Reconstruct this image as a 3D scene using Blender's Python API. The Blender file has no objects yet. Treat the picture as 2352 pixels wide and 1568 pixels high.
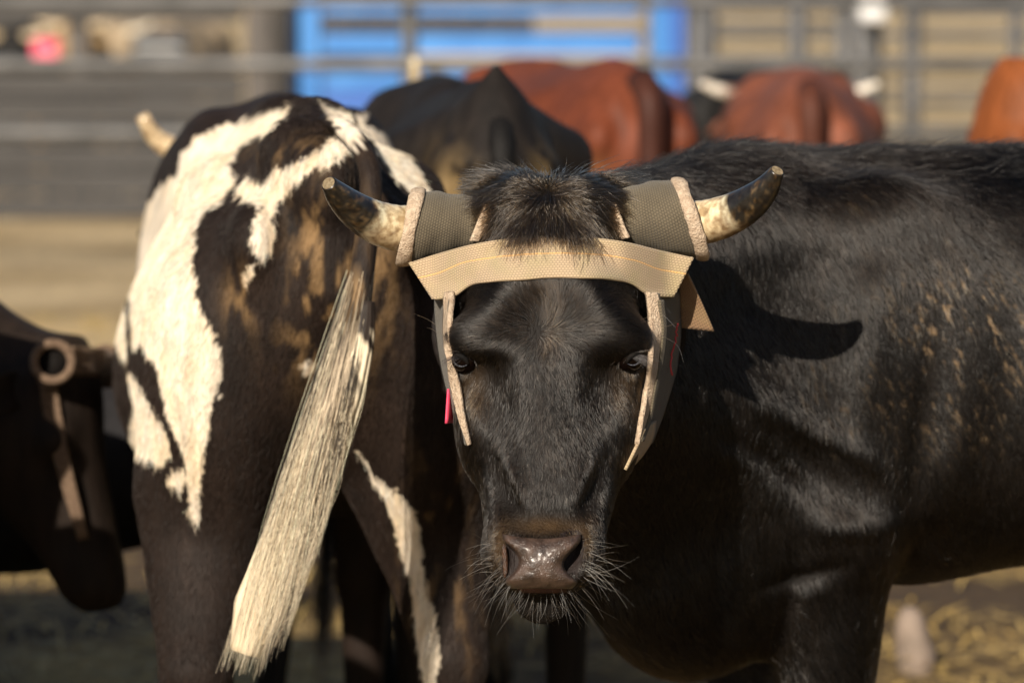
import bpy, math, random
import numpy as np
from mathutils import Vector, Matrix

R = math.radians
SC = bpy.context.scene
COL = SC.collection
rng = np.random.default_rng(7)
random.seed(7)

# ------------------------------------------------------------------ camera
CAM_H, PITCH, LENS = 1.363, 0.091, 135.0
cam_d = bpy.data.cameras.new("camera")
cam = bpy.data.objects.new("camera", cam_d); COL.objects.link(cam)
cam_d.lens = LENS; cam_d.sensor_width = 36; cam_d.sensor_fit = 'HORIZONTAL'
cam_d.clip_start = 0.1; cam_d.clip_end = 3000
cam.location = (0, 0, CAM_H); cam.rotation_euler = (math.pi/2 - PITCH, 0, 0)
cam_d.dof.use_dof = True; cam_d.dof.focus_distance = 4.475
cam_d.dof.aperture_fstop = 4.0; cam_d.dof.aperture_blades = 9
SC.camera = cam

# ------------------------------------------------------------------ sky, sun
SUN_EL, SUN_AZ = R(28), R(19)          # travels away from the camera and to the right
w = bpy.data.worlds.new("World"); SC.world = w; w.use_nodes = True
nt = w.node_tree; bg = nt.nodes["Background"]
sky = nt.nodes.new("ShaderNodeTexSky"); sky.sky_type = 'NISHITA'; sky.sun_disc = False
sky.sun_elevation = SUN_EL; sky.sun_rotation = math.pi + SUN_AZ
nt.links.new(sky.outputs[0], bg.inputs[0]); bg.inputs[1].default_value = 0.05
sl = bpy.data.lights.new("sun", 'SUN'); sl.energy = 5.0; sl.angle = R(0.5); sl.color = (1.0, 0.90, 0.76)
sun = bpy.data.objects.new("sun", sl); COL.objects.link(sun)
SUNV = Vector((math.sin(SUN_AZ)*math.cos(SUN_EL), math.cos(SUN_AZ)*math.cos(SUN_EL), -math.sin(SUN_EL)))
sun.rotation_euler = SUNV.to_track_quat('-Z', 'Y').to_euler()
SC.view_settings.view_transform = 'Standard'; SC.view_settings.look = 'None'
SC.view_settings.gamma = 1; SC.view_settings.exposure = 0.5
SC.cycles.use_denoising = True
try: SC.cycles.denoising_prefilter = 'ACCURATE'
except Exception: pass
SC.cycles.max_bounces = 6; SC.cycles.transparent_max_bounces = 8

# ------------------------------------------------------------------ pixel -> place (photo read at 2352 x 1568)
FPX = 2352*LENS/36.0
cp, sp = math.cos(PITCH), math.sin(PITCH)
def P(px, py, d):
    x = (px-1176)*d/FPX; u = (784-py)*d/FPX
    return Vector((x, d*cp + u*sp, CAM_H - d*sp + u*cp))
def PA(px, py, d):
    px = np.asarray(px, float); py = np.asarray(py, float); d = np.asarray(d, float)
    x = (px-1176)*d/FPX; u = (784-py)*d/FPX
    return np.stack([x+0*d, d*cp+u*sp, CAM_H-d*sp+u*cp], -1)
def toimg(p):
    x = p[..., 0]; y = p[..., 1]; z = p[..., 2]-CAM_H
    d = y*cp - z*sp; u = y*sp + z*cp
    return 1176 + x/d*FPX, 784 - u/d*FPX, d

# ------------------------------------------------------------------ small helpers
def obj(name, data, parent=None, mats=()):
    o = bpy.data.objects.new(name, data); COL.objects.link(o)
    if parent is not None: o.parent = parent
    for m in mats: data.materials.append(m)
    return o
def tag(o, label=None, cat=None, group=None, kind=None):
    if label: o["label"] = label
    if cat: o["category"] = cat
    if group: o["group"] = group
    if kind: o["kind"] = kind
    return o
def empty(name, loc=(0, 0, 0), rz=0.0, s=1.0):
    o = bpy.data.objects.new(name, None); COL.objects.link(o)
    o.location = loc; o.rotation_euler = (0, 0, rz); o.scale = (s, s, s); o.empty_display_size = 0.1
    return o
def mesh_np(name, V, F, smooth=True):
    me = bpy.data.meshes.new(name)
    V = np.asarray(V, np.float32)
    if isinstance(F, np.ndarray):
        n, k = F.shape
        me.vertices.add(len(V)); me.vertices.foreach_set("co", V.ravel())
        me.loops.add(n*k); me.loops.foreach_set("vertex_index", F.astype(np.int32).ravel())
        me.polygons.add(n)
        me.polygons.foreach_set("loop_start", np.arange(0, n*k, k, dtype=np.int32))
        me.update(calc_edges=True); me.validate()
    else:
        me.from_pydata([tuple(v) for v in V.tolist()], [], F); me.update()
    me.polygons.foreach_set("use_smooth", [smooth]*len(me.polygons))
    return me
def set_col(me, C, name="Col"):
    a = me.color_attributes.new(name, 'FLOAT_COLOR', 'POINT')
    C4 = np.ones((len(me.vertices), 4), np.float32); C4[:, :3] = C
    a.data.foreach_set("color", C4.ravel())

def _hash(i, j, k, s):
    n = (i*73856093) ^ (j*19349663) ^ (k*83492791) ^ (s*2654435)
    n = (n ^ (n >> 13))*1274126177 & 0x7fffffff
    return ((n ^ (n >> 16)) & 0xffff)/65535.0
def vnoise(p, seed=0):
    p = np.asarray(p, float); f = np.floor(p).astype(np.int64); t = p-f; t = t*t*(3-2*t)
    out = 0
    for a in (0, 1):
        for b in (0, 1):
            for c in (0, 1):
                wgt = (t[..., 0] if a else 1-t[..., 0])*(t[..., 1] if b else 1-t[..., 1])*(t[..., 2] if c else 1-t[..., 2])
                out = out + wgt*_hash(f[..., 0]+a, f[..., 1]+b, f[..., 2]+c, seed)
    return out            # 0..1
def fbm(p, seed=0, o=3):
    s = 0; a = .5; t = 0
    for i in range(o):
        s = s + a*vnoise(np.asarray(p)*(2**i), seed+i*17); t += a; a *= .5
    return s/t
def inpoly(x, y, poly):
    c = np.zeros(np.shape(x), bool); n = len(poly)
    for i in range(n):
        x1, y1 = poly[i]; x2, y2 = poly[(i+1) % n]
        if y1 == y2: continue
        c ^= ((y1 > y) != (y2 > y)) & (x < (x2-x1)*(y-y1)/(y2-y1)+x1)
    return c
def smooth_interp(x, xs, ys):
    # Catmull-Rom style smooth interpolation of stations
    xs = np.asarray(xs, float); ys = np.asarray(ys, float)
    m = np.gradient(ys, xs)
    i = np.clip(np.searchsorted(xs, x)-1, 0, len(xs)-2)
    h = xs[i+1]-xs[i]; t = np.clip((x-xs[i])/h, 0, 1)
    return ((2*t**3-3*t**2+1)*ys[i]+(t**3-2*t**2+t)*h*m[i]+(-2*t**3+3*t**2)*ys[i+1]+(t**3-t**2)*h*m[i+1])

# ------------------------------------------------------------------ materials
def newmat(name):
    m = bpy.data.materials.new(name); m.use_nodes = True
    return m, m.node_tree, m.node_tree.nodes["Principled BSDF"]
def N(nt, t, **kw):
    n = nt.nodes.new(t)
    for k, v in kw.items():
        if isinstance(k, str) and hasattr(n, k): setattr(n, k, v)
    return n
def rough_mat(name, c1, c2, scale=20, rough=.7, bump=.3, bscale=None, coord='Object', metal=0, stretch=(1, 1, 1), dist=.01):
    m, nt, b = newmat(name)
    tc = N(nt, "ShaderNodeTexCoord"); mp = N(nt, "ShaderNodeMapping"); mp.inputs[3].default_value = stretch
    nt.links.new(tc.outputs[coord], mp.inputs[0])
    n1 = N(nt, "ShaderNodeTexNoise"); n1.inputs["Scale"].default_value = scale; n1.inputs["Detail"].default_value = 6
    nt.links.new(mp.outputs[0], n1.inputs["Vector"])
    cr = N(nt, "ShaderNodeValToRGB"); cr.color_ramp.elements[0].position = .35; cr.color_ramp.elements[1].position = .65
    cr.color_ramp.elements[0].color = (*c1, 1); cr.color_ramp.elements[1].color = (*c2, 1)
    nt.links.new(n1.outputs[0], cr.inputs[0]); nt.links.new(cr.outputs[0], b.inputs["Base Color"])
    b.inputs["Roughness"].default_value = rough; b.inputs["Metallic"].default_value = metal
    n2 = N(nt, "ShaderNodeTexNoise"); n2.inputs["Scale"].default_value = bscale or scale*4; n2.inputs["Detail"].default_value = 4
    nt.links.new(mp.outputs[0], n2.inputs["Vector"])
    bp = N(nt, "ShaderNodeBump"); bp.inputs["Strength"].default_value = bump; bp.inputs["Distance"].default_value = dist
    nt.links.new(n2.outputs[0], bp.inputs["Height"]); nt.links.new(bp.outputs[0], b.inputs["Normal"])
    return m
def coat_mat(name, rough=.62, bump=.6, bscale=350, spec=.18):
    """short coat on the skin: colour comes from the painted coat pattern"""
    m, nt, b = newmat(name)
    at = N(nt, "ShaderNodeAttribute"); at.attribute_name = "Col"
    tc = N(nt, "ShaderNodeTexCoord"); mp = N(nt, "ShaderNodeMapping"); mp.inputs[3].default_value = (1, 1, .22)
    nt.links.new(tc.outputs["Object"], mp.inputs[0])
    n = N(nt, "ShaderNodeTexNoise"); n.inputs["Scale"].default_value = bscale; n.inputs["Detail"].default_value = 5
    nt.links.new(mp.outputs[0], n.inputs["Vector"])
    n3 = N(nt, "ShaderNodeTexNoise"); n3.inputs["Scale"].default_value = 45; n3.inputs["Detail"].default_value = 6
    nt.links.new(mp.outputs[0], n3.inputs["Vector"])
    mr = N(nt, "ShaderNodeMapRange"); mr.inputs[1].default_value = .3; mr.inputs[2].default_value = .7
    mr.inputs[3].default_value = .65; mr.inputs[4].default_value = 1.3
    nt.links.new(n3.outputs[0], mr.inputs[0])
    mx = N(nt, "ShaderNodeMix"); mx.data_type = 'RGBA'; mx.blend_type = 'MULTIPLY'; mx.inputs[0].default_value = 1
    nt.links.new(at.outputs["Color"], mx.inputs[6]); nt.links.new(mr.outputs[0], mx.inputs[7])
    nt.links.new(mx.outputs[2], b.inputs["Base Color"])
    b.inputs["Roughness"].default_value = rough; b.inputs["Specular IOR Level"].default_value = spec
    ad = N(nt, "ShaderNodeMath"); ad.operation = 'ADD'
    nt.links.new(n.outputs[0], ad.inputs[0]); nt.links.new(n3.outputs[0], ad.inputs[1])
    bp = N(nt, "ShaderNodeBump"); bp.inputs["Strength"].default_value = bump; bp.inputs["Distance"].default_value = .004
    nt.links.new(ad.outputs[0], bp.inputs["Height"]); nt.links.new(bp.outputs[0], b.inputs["Normal"])
    return m
def hair_mat(name, rough=.35, rrough=.5, coat=0.0, ior=1.38):
    m = bpy.data.materials.new(name); m.use_nodes = True; nt = m.node_tree
    for n in list(nt.nodes): nt.nodes.remove(n)
    out = N(nt, "ShaderNodeOutputMaterial"); h = N(nt, "ShaderNodeBsdfHairPrincipled")
    h.model = 'CHIANG'; h.parametrization = 'COLOR'
    at = N(nt, "ShaderNodeAttribute"); at.attribute_name = "Col"
    nt.links.new(at.outputs["Color"], h.inputs["Color"])
    h.inputs["Roughness"].default_value = rough; h.inputs["Radial Roughness"].default_value = rrough
    h.inputs["IOR"].default_value = ior; h.inputs["Coat"].default_value = coat; h.inputs["Random Roughness"].default_value = .2
    nt.links.new(h.outputs[0], out.inputs[0])
    return m
def weave_mat(name, ca, cb, pu, pv, stripe=None, dirt=(.30, .24, .10), dirtamt=.0, bump=1.0, twill=False, rough=.9):
    """woven cloth from the metre UVs: threads over and under"""
    m, nt, b = newmat(name)
    L = nt.links.new
    uv = N(nt, "ShaderNodeTexCoord"); sx = N(nt, "ShaderNodeSeparateXYZ")
    nz = N(nt, "ShaderNodeTexNoise"); nz.inputs["Scale"].default_value = 45; L(uv.outputs["UV"], nz.inputs["Vector"])
    wob = N(nt, "ShaderNodeVectorMath"); wob.operation = 'SCALE'; wob.inputs["Scale"].default_value = .0022
    L(nz.outputs["Color"], wob.inputs[0])
    ad = N(nt, "ShaderNodeVectorMath"); ad.operation = 'ADD'; L(uv.outputs["UV"], ad.inputs[0]); L(wob.outputs[0], ad.inputs[1])
    L(ad.outputs[0], sx.inputs[0])
    def mth(op, a, bb=None):
        n = N(nt, "ShaderNodeMath"); n.operation = op
        for i, v in enumerate((a, bb)):
            if v is None: continue
            if isinstance(v, (int, float)): n.inputs[i].default_value = v
            else: L(v, n.inputs[i])
        return n.outputs[0]
    u = mth('MULTIPLY', sx.outputs[0], math.pi/pu); v = mth('MULTIPLY', sx.outputs[1], math.pi/pv)
    if twill: u = mth('ADD', u, mth('MULTIPLY', v, .5))
    par = mth('MODULO', mth('FLOOR', mth('DIVIDE', v, math.pi)), 2.0); u = mth('ADD', u, mth('MULTIPLY', par, math.pi/2))
    su = mth('SINE', u); sv = mth('SINE', v)
    pr = mth('ABSOLUTE', mth('MULTIPLY', su, sv)); pr = mth('POWER', pr, .35)
    f = N(nt, "ShaderNodeTexNoise"); f.inputs["Scale"].default_value = 900; f.inputs["Detail"].default_value = 3
    L(uv.outputs["UV"], f.inputs["Vector"])
    hgt = mth('ADD', pr, mth('MULTIPLY', f.outputs[0], .5))
    bp = N(nt, "ShaderNodeBump"); bp.inputs["Strength"].default_value = bump; bp.inputs["Distance"].default_value = .0009
    L(hgt, bp.inputs["Height"]); L(bp.outputs[0], b.inputs["Normal"])
    mix = N(nt, "ShaderNodeMix"); mix.data_type = 'RGBA'; mix.inputs[6].default_value = (*cb, 1); mix.inputs[7].default_value = (*ca, 1)
    L(pr, mix.inputs[0]); colr = mix.outputs[2]
    big = N(nt, "ShaderNodeTexNoise"); big.inputs["Scale"].default_value = 28; big.inputs["Detail"].default_value = 7
    L(uv.outputs["UV"], big.inputs["Vector"])
    mr = N(nt, "ShaderNodeMapRange"); mr.inputs[1].default_value = .45; mr.inputs[2].default_value = .7; mr.inputs[4].default_value = dirtamt
    L(big.outputs[0], mr.inputs[0])
    m2 = N(nt, "ShaderNodeMix"); m2.data_type = 'RGBA'; m2.inputs[7].default_value = (*dirt, 1)
    L(mr.outputs[0], m2.inputs[0]); L(colr, m2.inputs[6]); colr = m2.outputs[2]
    if stripe:
        v0, wv, sc = stripe
        d = mth('ABSOLUTE', mth('SUBTRACT', sx.outputs[1], v0)); on = mth('LESS_THAN', d, wv)
        on = mth('MULTIPLY', on, .55)
        m3 = N(nt, "ShaderNodeMix"); m3.data_type = 'RGBA'; m3.inputs[7].default_value = (*sc, 1)
        L(on, m3.inputs[0]); L(colr, m3.inputs[6]); colr = m3.outputs[2]
    L(colr, b.inputs["Base Color"]); b.inputs["Roughness"].default_value = rough
    b.inputs["Specular IOR Level"].default_value = .15
    b.inputs["Sheen Weight"].default_value = .15
    return m

# ------------------------------------------------------------------ implicit body modelling
class Field:
    def __init__(s): s.pr = []; s.bumps = []
    def add(s, fn, lo, hi, k=.03, sub=False): s.pr.append((fn, np.array(lo)-k-.02, np.array(hi)+k+.02, k, sub))
    def cone(s, a, b, ra, rb, k=.03, sub=False):
        a = np.array(a, float); b = np.array(b, float); ab = b-a; L2 = ab@ab
        def fn(p):
            t = np.clip(((p-a)@ab)/L2, 0, 1); q = p-a-t[:, None]*ab
            return np.sqrt((q*q).sum(1))-(ra+(rb-ra)*t)
        s.add(fn, np.minimum(a-ra, b-rb), np.maximum(a+ra, b+rb), k, sub)
    def ell(s, c, r, k=.03, sub=False, rot=None):
        c = np.array(c, float); r = np.array(r, float); M = np.eye(3) if rot is None else np.array(rot.to_3x3())
        mr = r.max()
        def fn(p):
            q = (p-c)@M; k0 = np.sqrt(((q/r)**2).sum(1)); k1 = np.sqrt(((q/(r*r))**2).sum(1))+1e-9
            return k0*(k0-1)/k1
        s.add(fn, c-mr, c+mr, k, sub)
    def loft(s, o, ax, lat, dep, st, k=.03, n=2.3, pear=0.0):
        """stations: (s, c_lat, c_dep, half_lat, half_dep)"""
        o = np.array(o, float); ax = np.array(ax, float); lat = np.array(lat, float); dep = np.array(dep, float)
        st = np.array(st, float); S = st[:, 0]; s0, s1 = S[0], S[-1]
        def fn(p):
            q = p-o; t = q@ax; a_ = q@lat; b_ = q@dep; tt = np.clip(t, s0, s1)
            cl, cd, ha, hb = (smooth_interp(tt, S, st[:, i]) for i in (1, 2, 3, 4))
            ha = np.maximum(ha, .004); hb = np.maximum(hb, .004)
            if pear: ha = ha*(1-pear*np.clip((b_-cd)/hb, -1.1, 1.1))
            x = np.abs(a_-cl)/ha; y = np.abs(b_-cd)/hb
            r = (x**n+y**n)**(1/n); f = (r-1)*np.minimum(ha, hb)
            f = np.where(r > 1, np.maximum(f, 0), f)
            c = np.maximum(s0-t, t-s1); o2 = np.maximum(c, 0)
            return np.where(o2 > 0, np.sqrt(np.maximum(f, 0)**2+o2**2)+np.minimum(f, 0)*0, f)
        C = []
        for row in st:
            for u in (-1, 1):
                for v in (-1, 1):
                    C.append(o+ax*row[0]+lat*(row[1]+u*row[3])+dep*(row[2]+v*row[4]))
        C = np.array(C); s.add(fn, C.min(0), C.max(0), k, False)
    def bump(s, c, r, amp, rot=None):
        c = np.array(c, float); r = np.array(r, float)*np.ones(3); M = None if rot is None else np.array(rot.to_3x3())
        s.bumps.append((c, r, amp, M))
    def ev(s, p):
        p = np.asarray(p, float); f = np.full(len(p), .35)
        for fn, lo, hi, k, sub in s.pr:
            m = np.all((p > lo) & (p < hi), 1)
            if not m.any(): continue
            g = fn(p[m]); a = f[m]
            if sub:
                g = -g; h = np.maximum(k-np.abs(a-g), 0)/k; f[m] = np.maximum(a, g)+h*h*k*.25
            else:
                h = np.maximum(k-np.abs(a-g), 0)/k; f[m] = np.minimum(a, g)-h*h*k*.25
        for c, r, amp, M in s.bumps:
            m = np.all(np.abs(p-c) < r.max()*2.2, 1)
            if not m.any(): continue
            q = p[m]-c
            if M is not None: q = q@M
            f[m] += amp*np.exp(-((q/r)**2).sum(1))
        return f
    def bounds(s):
        L = [a for a in s.pr if not a[4]]
        return np.min([a[1] for a in L], 0)-.02, np.max([a[2] for a in L], 0)+.02
    def mesh(s, h):
        lo, hi = s.bounds(); B = 8
        nb = np.ceil((hi-lo)/(h*B)).astype(int); n = nb*B+1
        gc = np.stack(np.meshgrid(*[lo[i]+(np.arange(nb[i])+.5)*B*h for i in range(3)], indexing='ij'), -1).reshape(-1, 3)
        fc = s.ev(gc); keep = np.abs(fc) < B*h*.87*1.5+.012
        G = np.repeat(np.repeat(np.repeat(fc.reshape(nb), B, 0), B, 1), B, 2)
        G = np.pad(G, ((0, 1),)*3, mode='edge').astype(np.float32)
        idx = np.argwhere(keep.reshape(nb)); r = np.arange(B+1)
        loc = np.stack(np.meshgrid(r, r, r, indexing='ij'), -1).reshape(-1, 3)
        for i in range(0, len(idx), 1500):
            ii = (idx[i:i+1500, None, :]*B+loc[None]).reshape(-1, 3)
            G[ii[:, 0], ii[:, 1], ii[:, 2]] = s.ev(lo+ii*h)
        I = G < 0
        cs = I[:-1, :-1, :-1].astype(np.int8)
        for a, b, c in [(1,0,0),(0,1,0),(0,0,1),(1,1,0),(1,0,1),(0,1,1),(1,1,1)]:
            cs = cs + I[a:G.shape[0]-1+a, b:G.shape[1]-1+b, c:G.shape[2]-1+c]
        act = (cs > 0) & (cs < 8); ci = np.argwhere(act)
        vid = np.full(act.shape, -1, np.int64); vid[ci[:, 0], ci[:, 1], ci[:, 2]] = np.arange(len(ci))
        corners = np.array([(a, b, c) for a in (0, 1) for b in (0, 1) for c in (0, 1)])
        val = np.stack([G[ci[:, 0]+c[0], ci[:, 1]+c[1], ci[:, 2]+c[2]] for c in corners], 1).astype(float)
        acc = np.zeros((len(ci), 3)); cnt = np.zeros(len(ci))
        for i in range(8):
            for j in range(i+1, 8):
                if np.abs(corners[i]-corners[j]).sum() != 1: continue
                a, b = val[:, i], val[:, j]; m = (a < 0) != (b < 0)
                t = a[m]/(a[m]-b[m]); acc[m] += corners[i]+t[:, None]*(corners[j]-corners[i]); cnt[m] += 1
        V = lo+(ci+acc/cnt[:, None])*h
        Q = []
        for ax in range(3):
            sl0 = [slice(1, -1)]*3; sl0[ax] = slice(0, -1); sl1 = list(sl0); sl1[ax] = slice(1, None)
            A = I[tuple(sl0)]; Bq = I[tuple(sl1)]; e = np.argwhere(A != Bq)
            off = np.array([1, 1, 1]); off[ax] = 0; c = e+off
            u, v = (ax+1) % 3, (ax+2) % 3
            du = np.zeros(3, int); du[u] = 1; dv = np.zeros(3, int); dv[v] = 1
            q = [c-du-dv, c-dv, c, c-du]
            q = np.stack([vid[k[:, 0], k[:, 1], k[:, 2]] for k in q], 1)
            sgn = A[e[:, 0], e[:, 1], e[:, 2]]
            q[~sgn] = q[~sgn][:, ::-1]; Q.append(q)
        Q = np.concatenate(Q); Q = Q[(Q >= 0).all(1)]
        # light smoothing
        for _ in range(2):
            nb_ = np.zeros_like(V); ct = np.zeros(len(V))
            for a, b in ((0, 1), (1, 2), (2, 3), (3, 0)):
                for x, y in ((a, b), (b, a)):
                    np.add.at(nb_, Q[:, x], V[Q[:, y]]); np.add.at(ct, Q[:, x], 1)
            V = V*.5+.5*nb_/ct[:, None]
        return V, Q
def vert_normals(V, Q):
    n = np.cross(V[Q[:, 2]]-V[Q[:, 0]], V[Q[:, 3]]-V[Q[:, 1]]); vn = np.zeros_like(V)
    for i in range(4): np.add.at(vn, Q[:, i], n)
    return vn/(np.linalg.norm(vn, axis=1, keepdims=True)+1e-12), n

# ------------------------------------------------------------------ hair
def curves_obj(name, pts, rad, col, mat, parent=None):
    """pts (n,k,3), rad (n,) or (n,k), col (n,3)"""
    n, k, _ = pts.shape
    cd = bpy.data.hair_curves.new(name); cd.add_curves([k]*n)
    pa = cd.attributes["position"] if "position" in cd.attributes else cd.attributes.new("position", 'FLOAT_VECTOR', 'POINT')
    pa.data.foreach_set("vector", np.ascontiguousarray(pts, np.float32).ravel())
    if np.ndim(rad) == 1: rad = rad[:, None]*np.linspace(1, .25, k)[None]
    ra = cd.attributes.get("radius") or cd.attributes.new("radius", 'FLOAT', 'POINT')
    ra.data.foreach_set("value", np.ascontiguousarray(rad, np.float32).ravel())
    ca = cd.attributes.new("Col", 'FLOAT_COLOR', 'CURVE')
    c4 = np.ones((n, 4), np.float32); c4[:, :3] = col; ca.data.foreach_set("color", c4.ravel())
    cd.update_tag()
    return obj(name, cd, parent, [mat])
def scatter(V, Q, N_, count, weight):
    """random points on quads, weight per face"""
    A = np.linalg.norm(N_, axis=1)*.5*weight; A = A/A.sum()
    f = rng.choice(len(Q), count, p=A); a = rng.random(count)[:, None]; b = rng.random(count)[:, None]
    q = V[Q[f]]; p = (q[:, 0]*(1-a)+q[:, 1]*a)*(1-b)+(q[:, 3]*(1-a)+q[:, 2]*a)*b
    n = N_[f]; n = n/(np.linalg.norm(n, axis=1, keepdims=True)+1e-12)
    return p, n, f
def fur(name, p, n, comb, length, rad, col, mat, parent, lift=.35, k=4, jit=.25, curl=.5):
    comb = comb-n*(comb*n).sum(1, keepdims=True)
    comb = comb+rng.normal(0, jit, comb.shape); comb -= n*(comb*n).sum(1, keepdims=True)
    comb /= np.linalg.norm(comb, axis=1, keepdims=True)+1e-9
    L = (length*rng.uniform(.6, 1.15, len(p)))[:, None]
    lf = lift*rng.uniform(.5, 1.5, len(p))[:, None]
    pts = []
    for i in range(k):
        t = i/(k-1); pts.append(p - n*.0006 + comb*L*t + n*L*lf*(t-curl*t*t))
    return curves_obj(name, np.stack(pts, 1), rad*rng.uniform(.7, 1.2, len(p)), col, mat, parent)

# ------------------------------------------------------------------ swept tubes and ribbons
def tube(path, rad, seg=20, cap=True, squash=None, up=(0, 0, 1)):
    P_ = [np.array(p, float) for p in path]; n = len(P_); V = []; F = []
    prev = None
    for i in range(n):
        t = P_[min(i+1, n-1)]-P_[max(i-1, 0)]; t /= np.linalg.norm(t)
        if prev is None:
            u = np.cross(t, np.array(up, float)); u /= np.linalg.norm(u)
        else:
            u = prev-t*(prev@t); u /= np.linalg.norm(u)
        prev = u; v = np.cross(u, t)
        for j in range(seg):
            a = 2*math.pi*j/seg; r = rad[i]; s_ = 1 if squash is None else squash
            V.append(P_[i]+u*math.cos(a)*r*s_+v*math.sin(a)*r)
    for i in range(n-1):
        for j in range(seg):
            a = i*seg+j; b = i*seg+(j+1) % seg; F.append((a, b, b+seg, a+seg))
    if cap: F.append(tuple(range(seg))[::-1]); F.append(tuple((n-1)*seg+j for j in range(seg)))
    return V, F
def spline(pts, n):
    pts = np.array(pts, float); s = np.r_[0, np.cumsum(np.linalg.norm(np.diff(pts, axis=0), axis=1))]
    t = np.linspace(0, s[-1], n)
    return np.stack([smooth_interp(t, s, pts[:, i]) for i in range(pts.shape[1])], 1)
def ribbon(name, top, bot, mat, parent, thick=.003, nu=60, nv=10, out=None, mats2=None, jitter=0):
    """sheet between two 3-D edge curves (same length lists), given real thickness; UV in metres"""
    T = spline(top, nu); Bt = spline(bot, nu); G = np.zeros((nu, nv, 3))
    for j in range(nv): G[:, j] = T+(Bt-T)*(j/(nv-1))
    if jitter: G += jitter*(fbm(G*30, 5)[..., None]-.5)
    dU = np.gradient(G, axis=0); dV = np.gradient(G, axis=1); Nn = np.cross(dU, dV); Nn /= np.linalg.norm(Nn, axis=2, keepdims=True)+1e-12
    if out is not None:
        if (Nn*(np.array(out)-G)).sum() < 0: Nn = -Nn
    V = np.concatenate([(G+Nn*thick*.5).reshape(-1, 3), (G-Nn*thick*.5).reshape(-1, 3)]); m = nu*nv; F = []
    idx = lambda i, j, s: s*m+i*nv+j
    for i in range(nu-1):
        for j in range(nv-1):
            F.append((idx(i, j, 0), idx(i+1, j, 0), idx(i+1, j+1, 0), idx(i, j+1, 0)))
            F.append((idx(i, j, 1), idx(i, j+1, 1), idx(i+1, j+1, 1), idx(i+1, j, 1)))
    for i in range(nu-1):
        F.append((idx(i, 0, 0), idx(i, 0, 1), idx(i+1, 0, 1), idx(i+1, 0, 0)))
        F.append((idx(i, nv-1, 0), idx(i+1, nv-1, 0), idx(i+1, nv-1, 1), idx(i, nv-1, 1)))
    for j in range(nv-1):
        F.append((idx(0, j, 0), idx(0, j+1, 0), idx(0, j+1, 1), idx(0, j, 1)))
        F.append((idx(nu-1, j, 0), idx(nu-1, j, 1), idx(nu-1, j+1, 1), idx(nu-1, j+1, 0)))
    me = mesh_np(name, V, F)
    mid = (T+Bt)/2; su = np.r_[0, np.cumsum(np.linalg.norm(np.diff(mid, axis=0), axis=1))]
    wv = np.linalg.norm(T-Bt, axis=1)
    uvv = np.zeros((2*m, 2))
    for i in range(nu):
        for j in range(nv):
            uvv[i*nv+j] = uvv[m+i*nv+j] = (su[i], wv[i]*(j/(nv-1)))
    set_uv(me, uvv)
    return obj(name, me, parent, [mat])
def set_uv(me, uvv):
    l = me.uv_layers.new(name="UVMap"); vi = np.zeros(len(me.loops), np.int32); me.loops.foreach_get("vertex_index", vi)
    l.data.foreach_set("uv", np.asarray(uvv, np.float32)[vi].ravel())
def boxes(name, items, mat, parent=None, bevel=0):
    """items: (cx,cy,cz,sx,sy,sz)"""
    V = []; F = []
    for (cx, cy, cz, sx, sy, sz) in items:
        b = len(V)
        for z in (-1, 1):
            for y in (-1, 1):
                for x in (-1, 1): V.append((cx+x*sx/2, cy+y*sy/2, cz+z*sz/2))
        for f in ((0, 2, 3, 1), (4, 5, 7, 6), (0, 1, 5, 4), (2, 6, 7, 3), (0, 4, 6, 2), (1, 3, 7, 5)): F.append(tuple(b+i for i in f))
    me = mesh_np(name, V, F, smooth=False)
    o = obj(name, me, parent, [mat])
    if bevel:
        md = o.modifiers.new("bevel", 'BEVEL'); md.width = bevel; md.segments = 2
    return o
def merge(parts):
    V = []; F = []
    for v, f in parts:
        b = len(V); V += [tuple(x) for x in v]; F += [tuple(i+b for i in q) for q in f]
    return V, F

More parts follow.
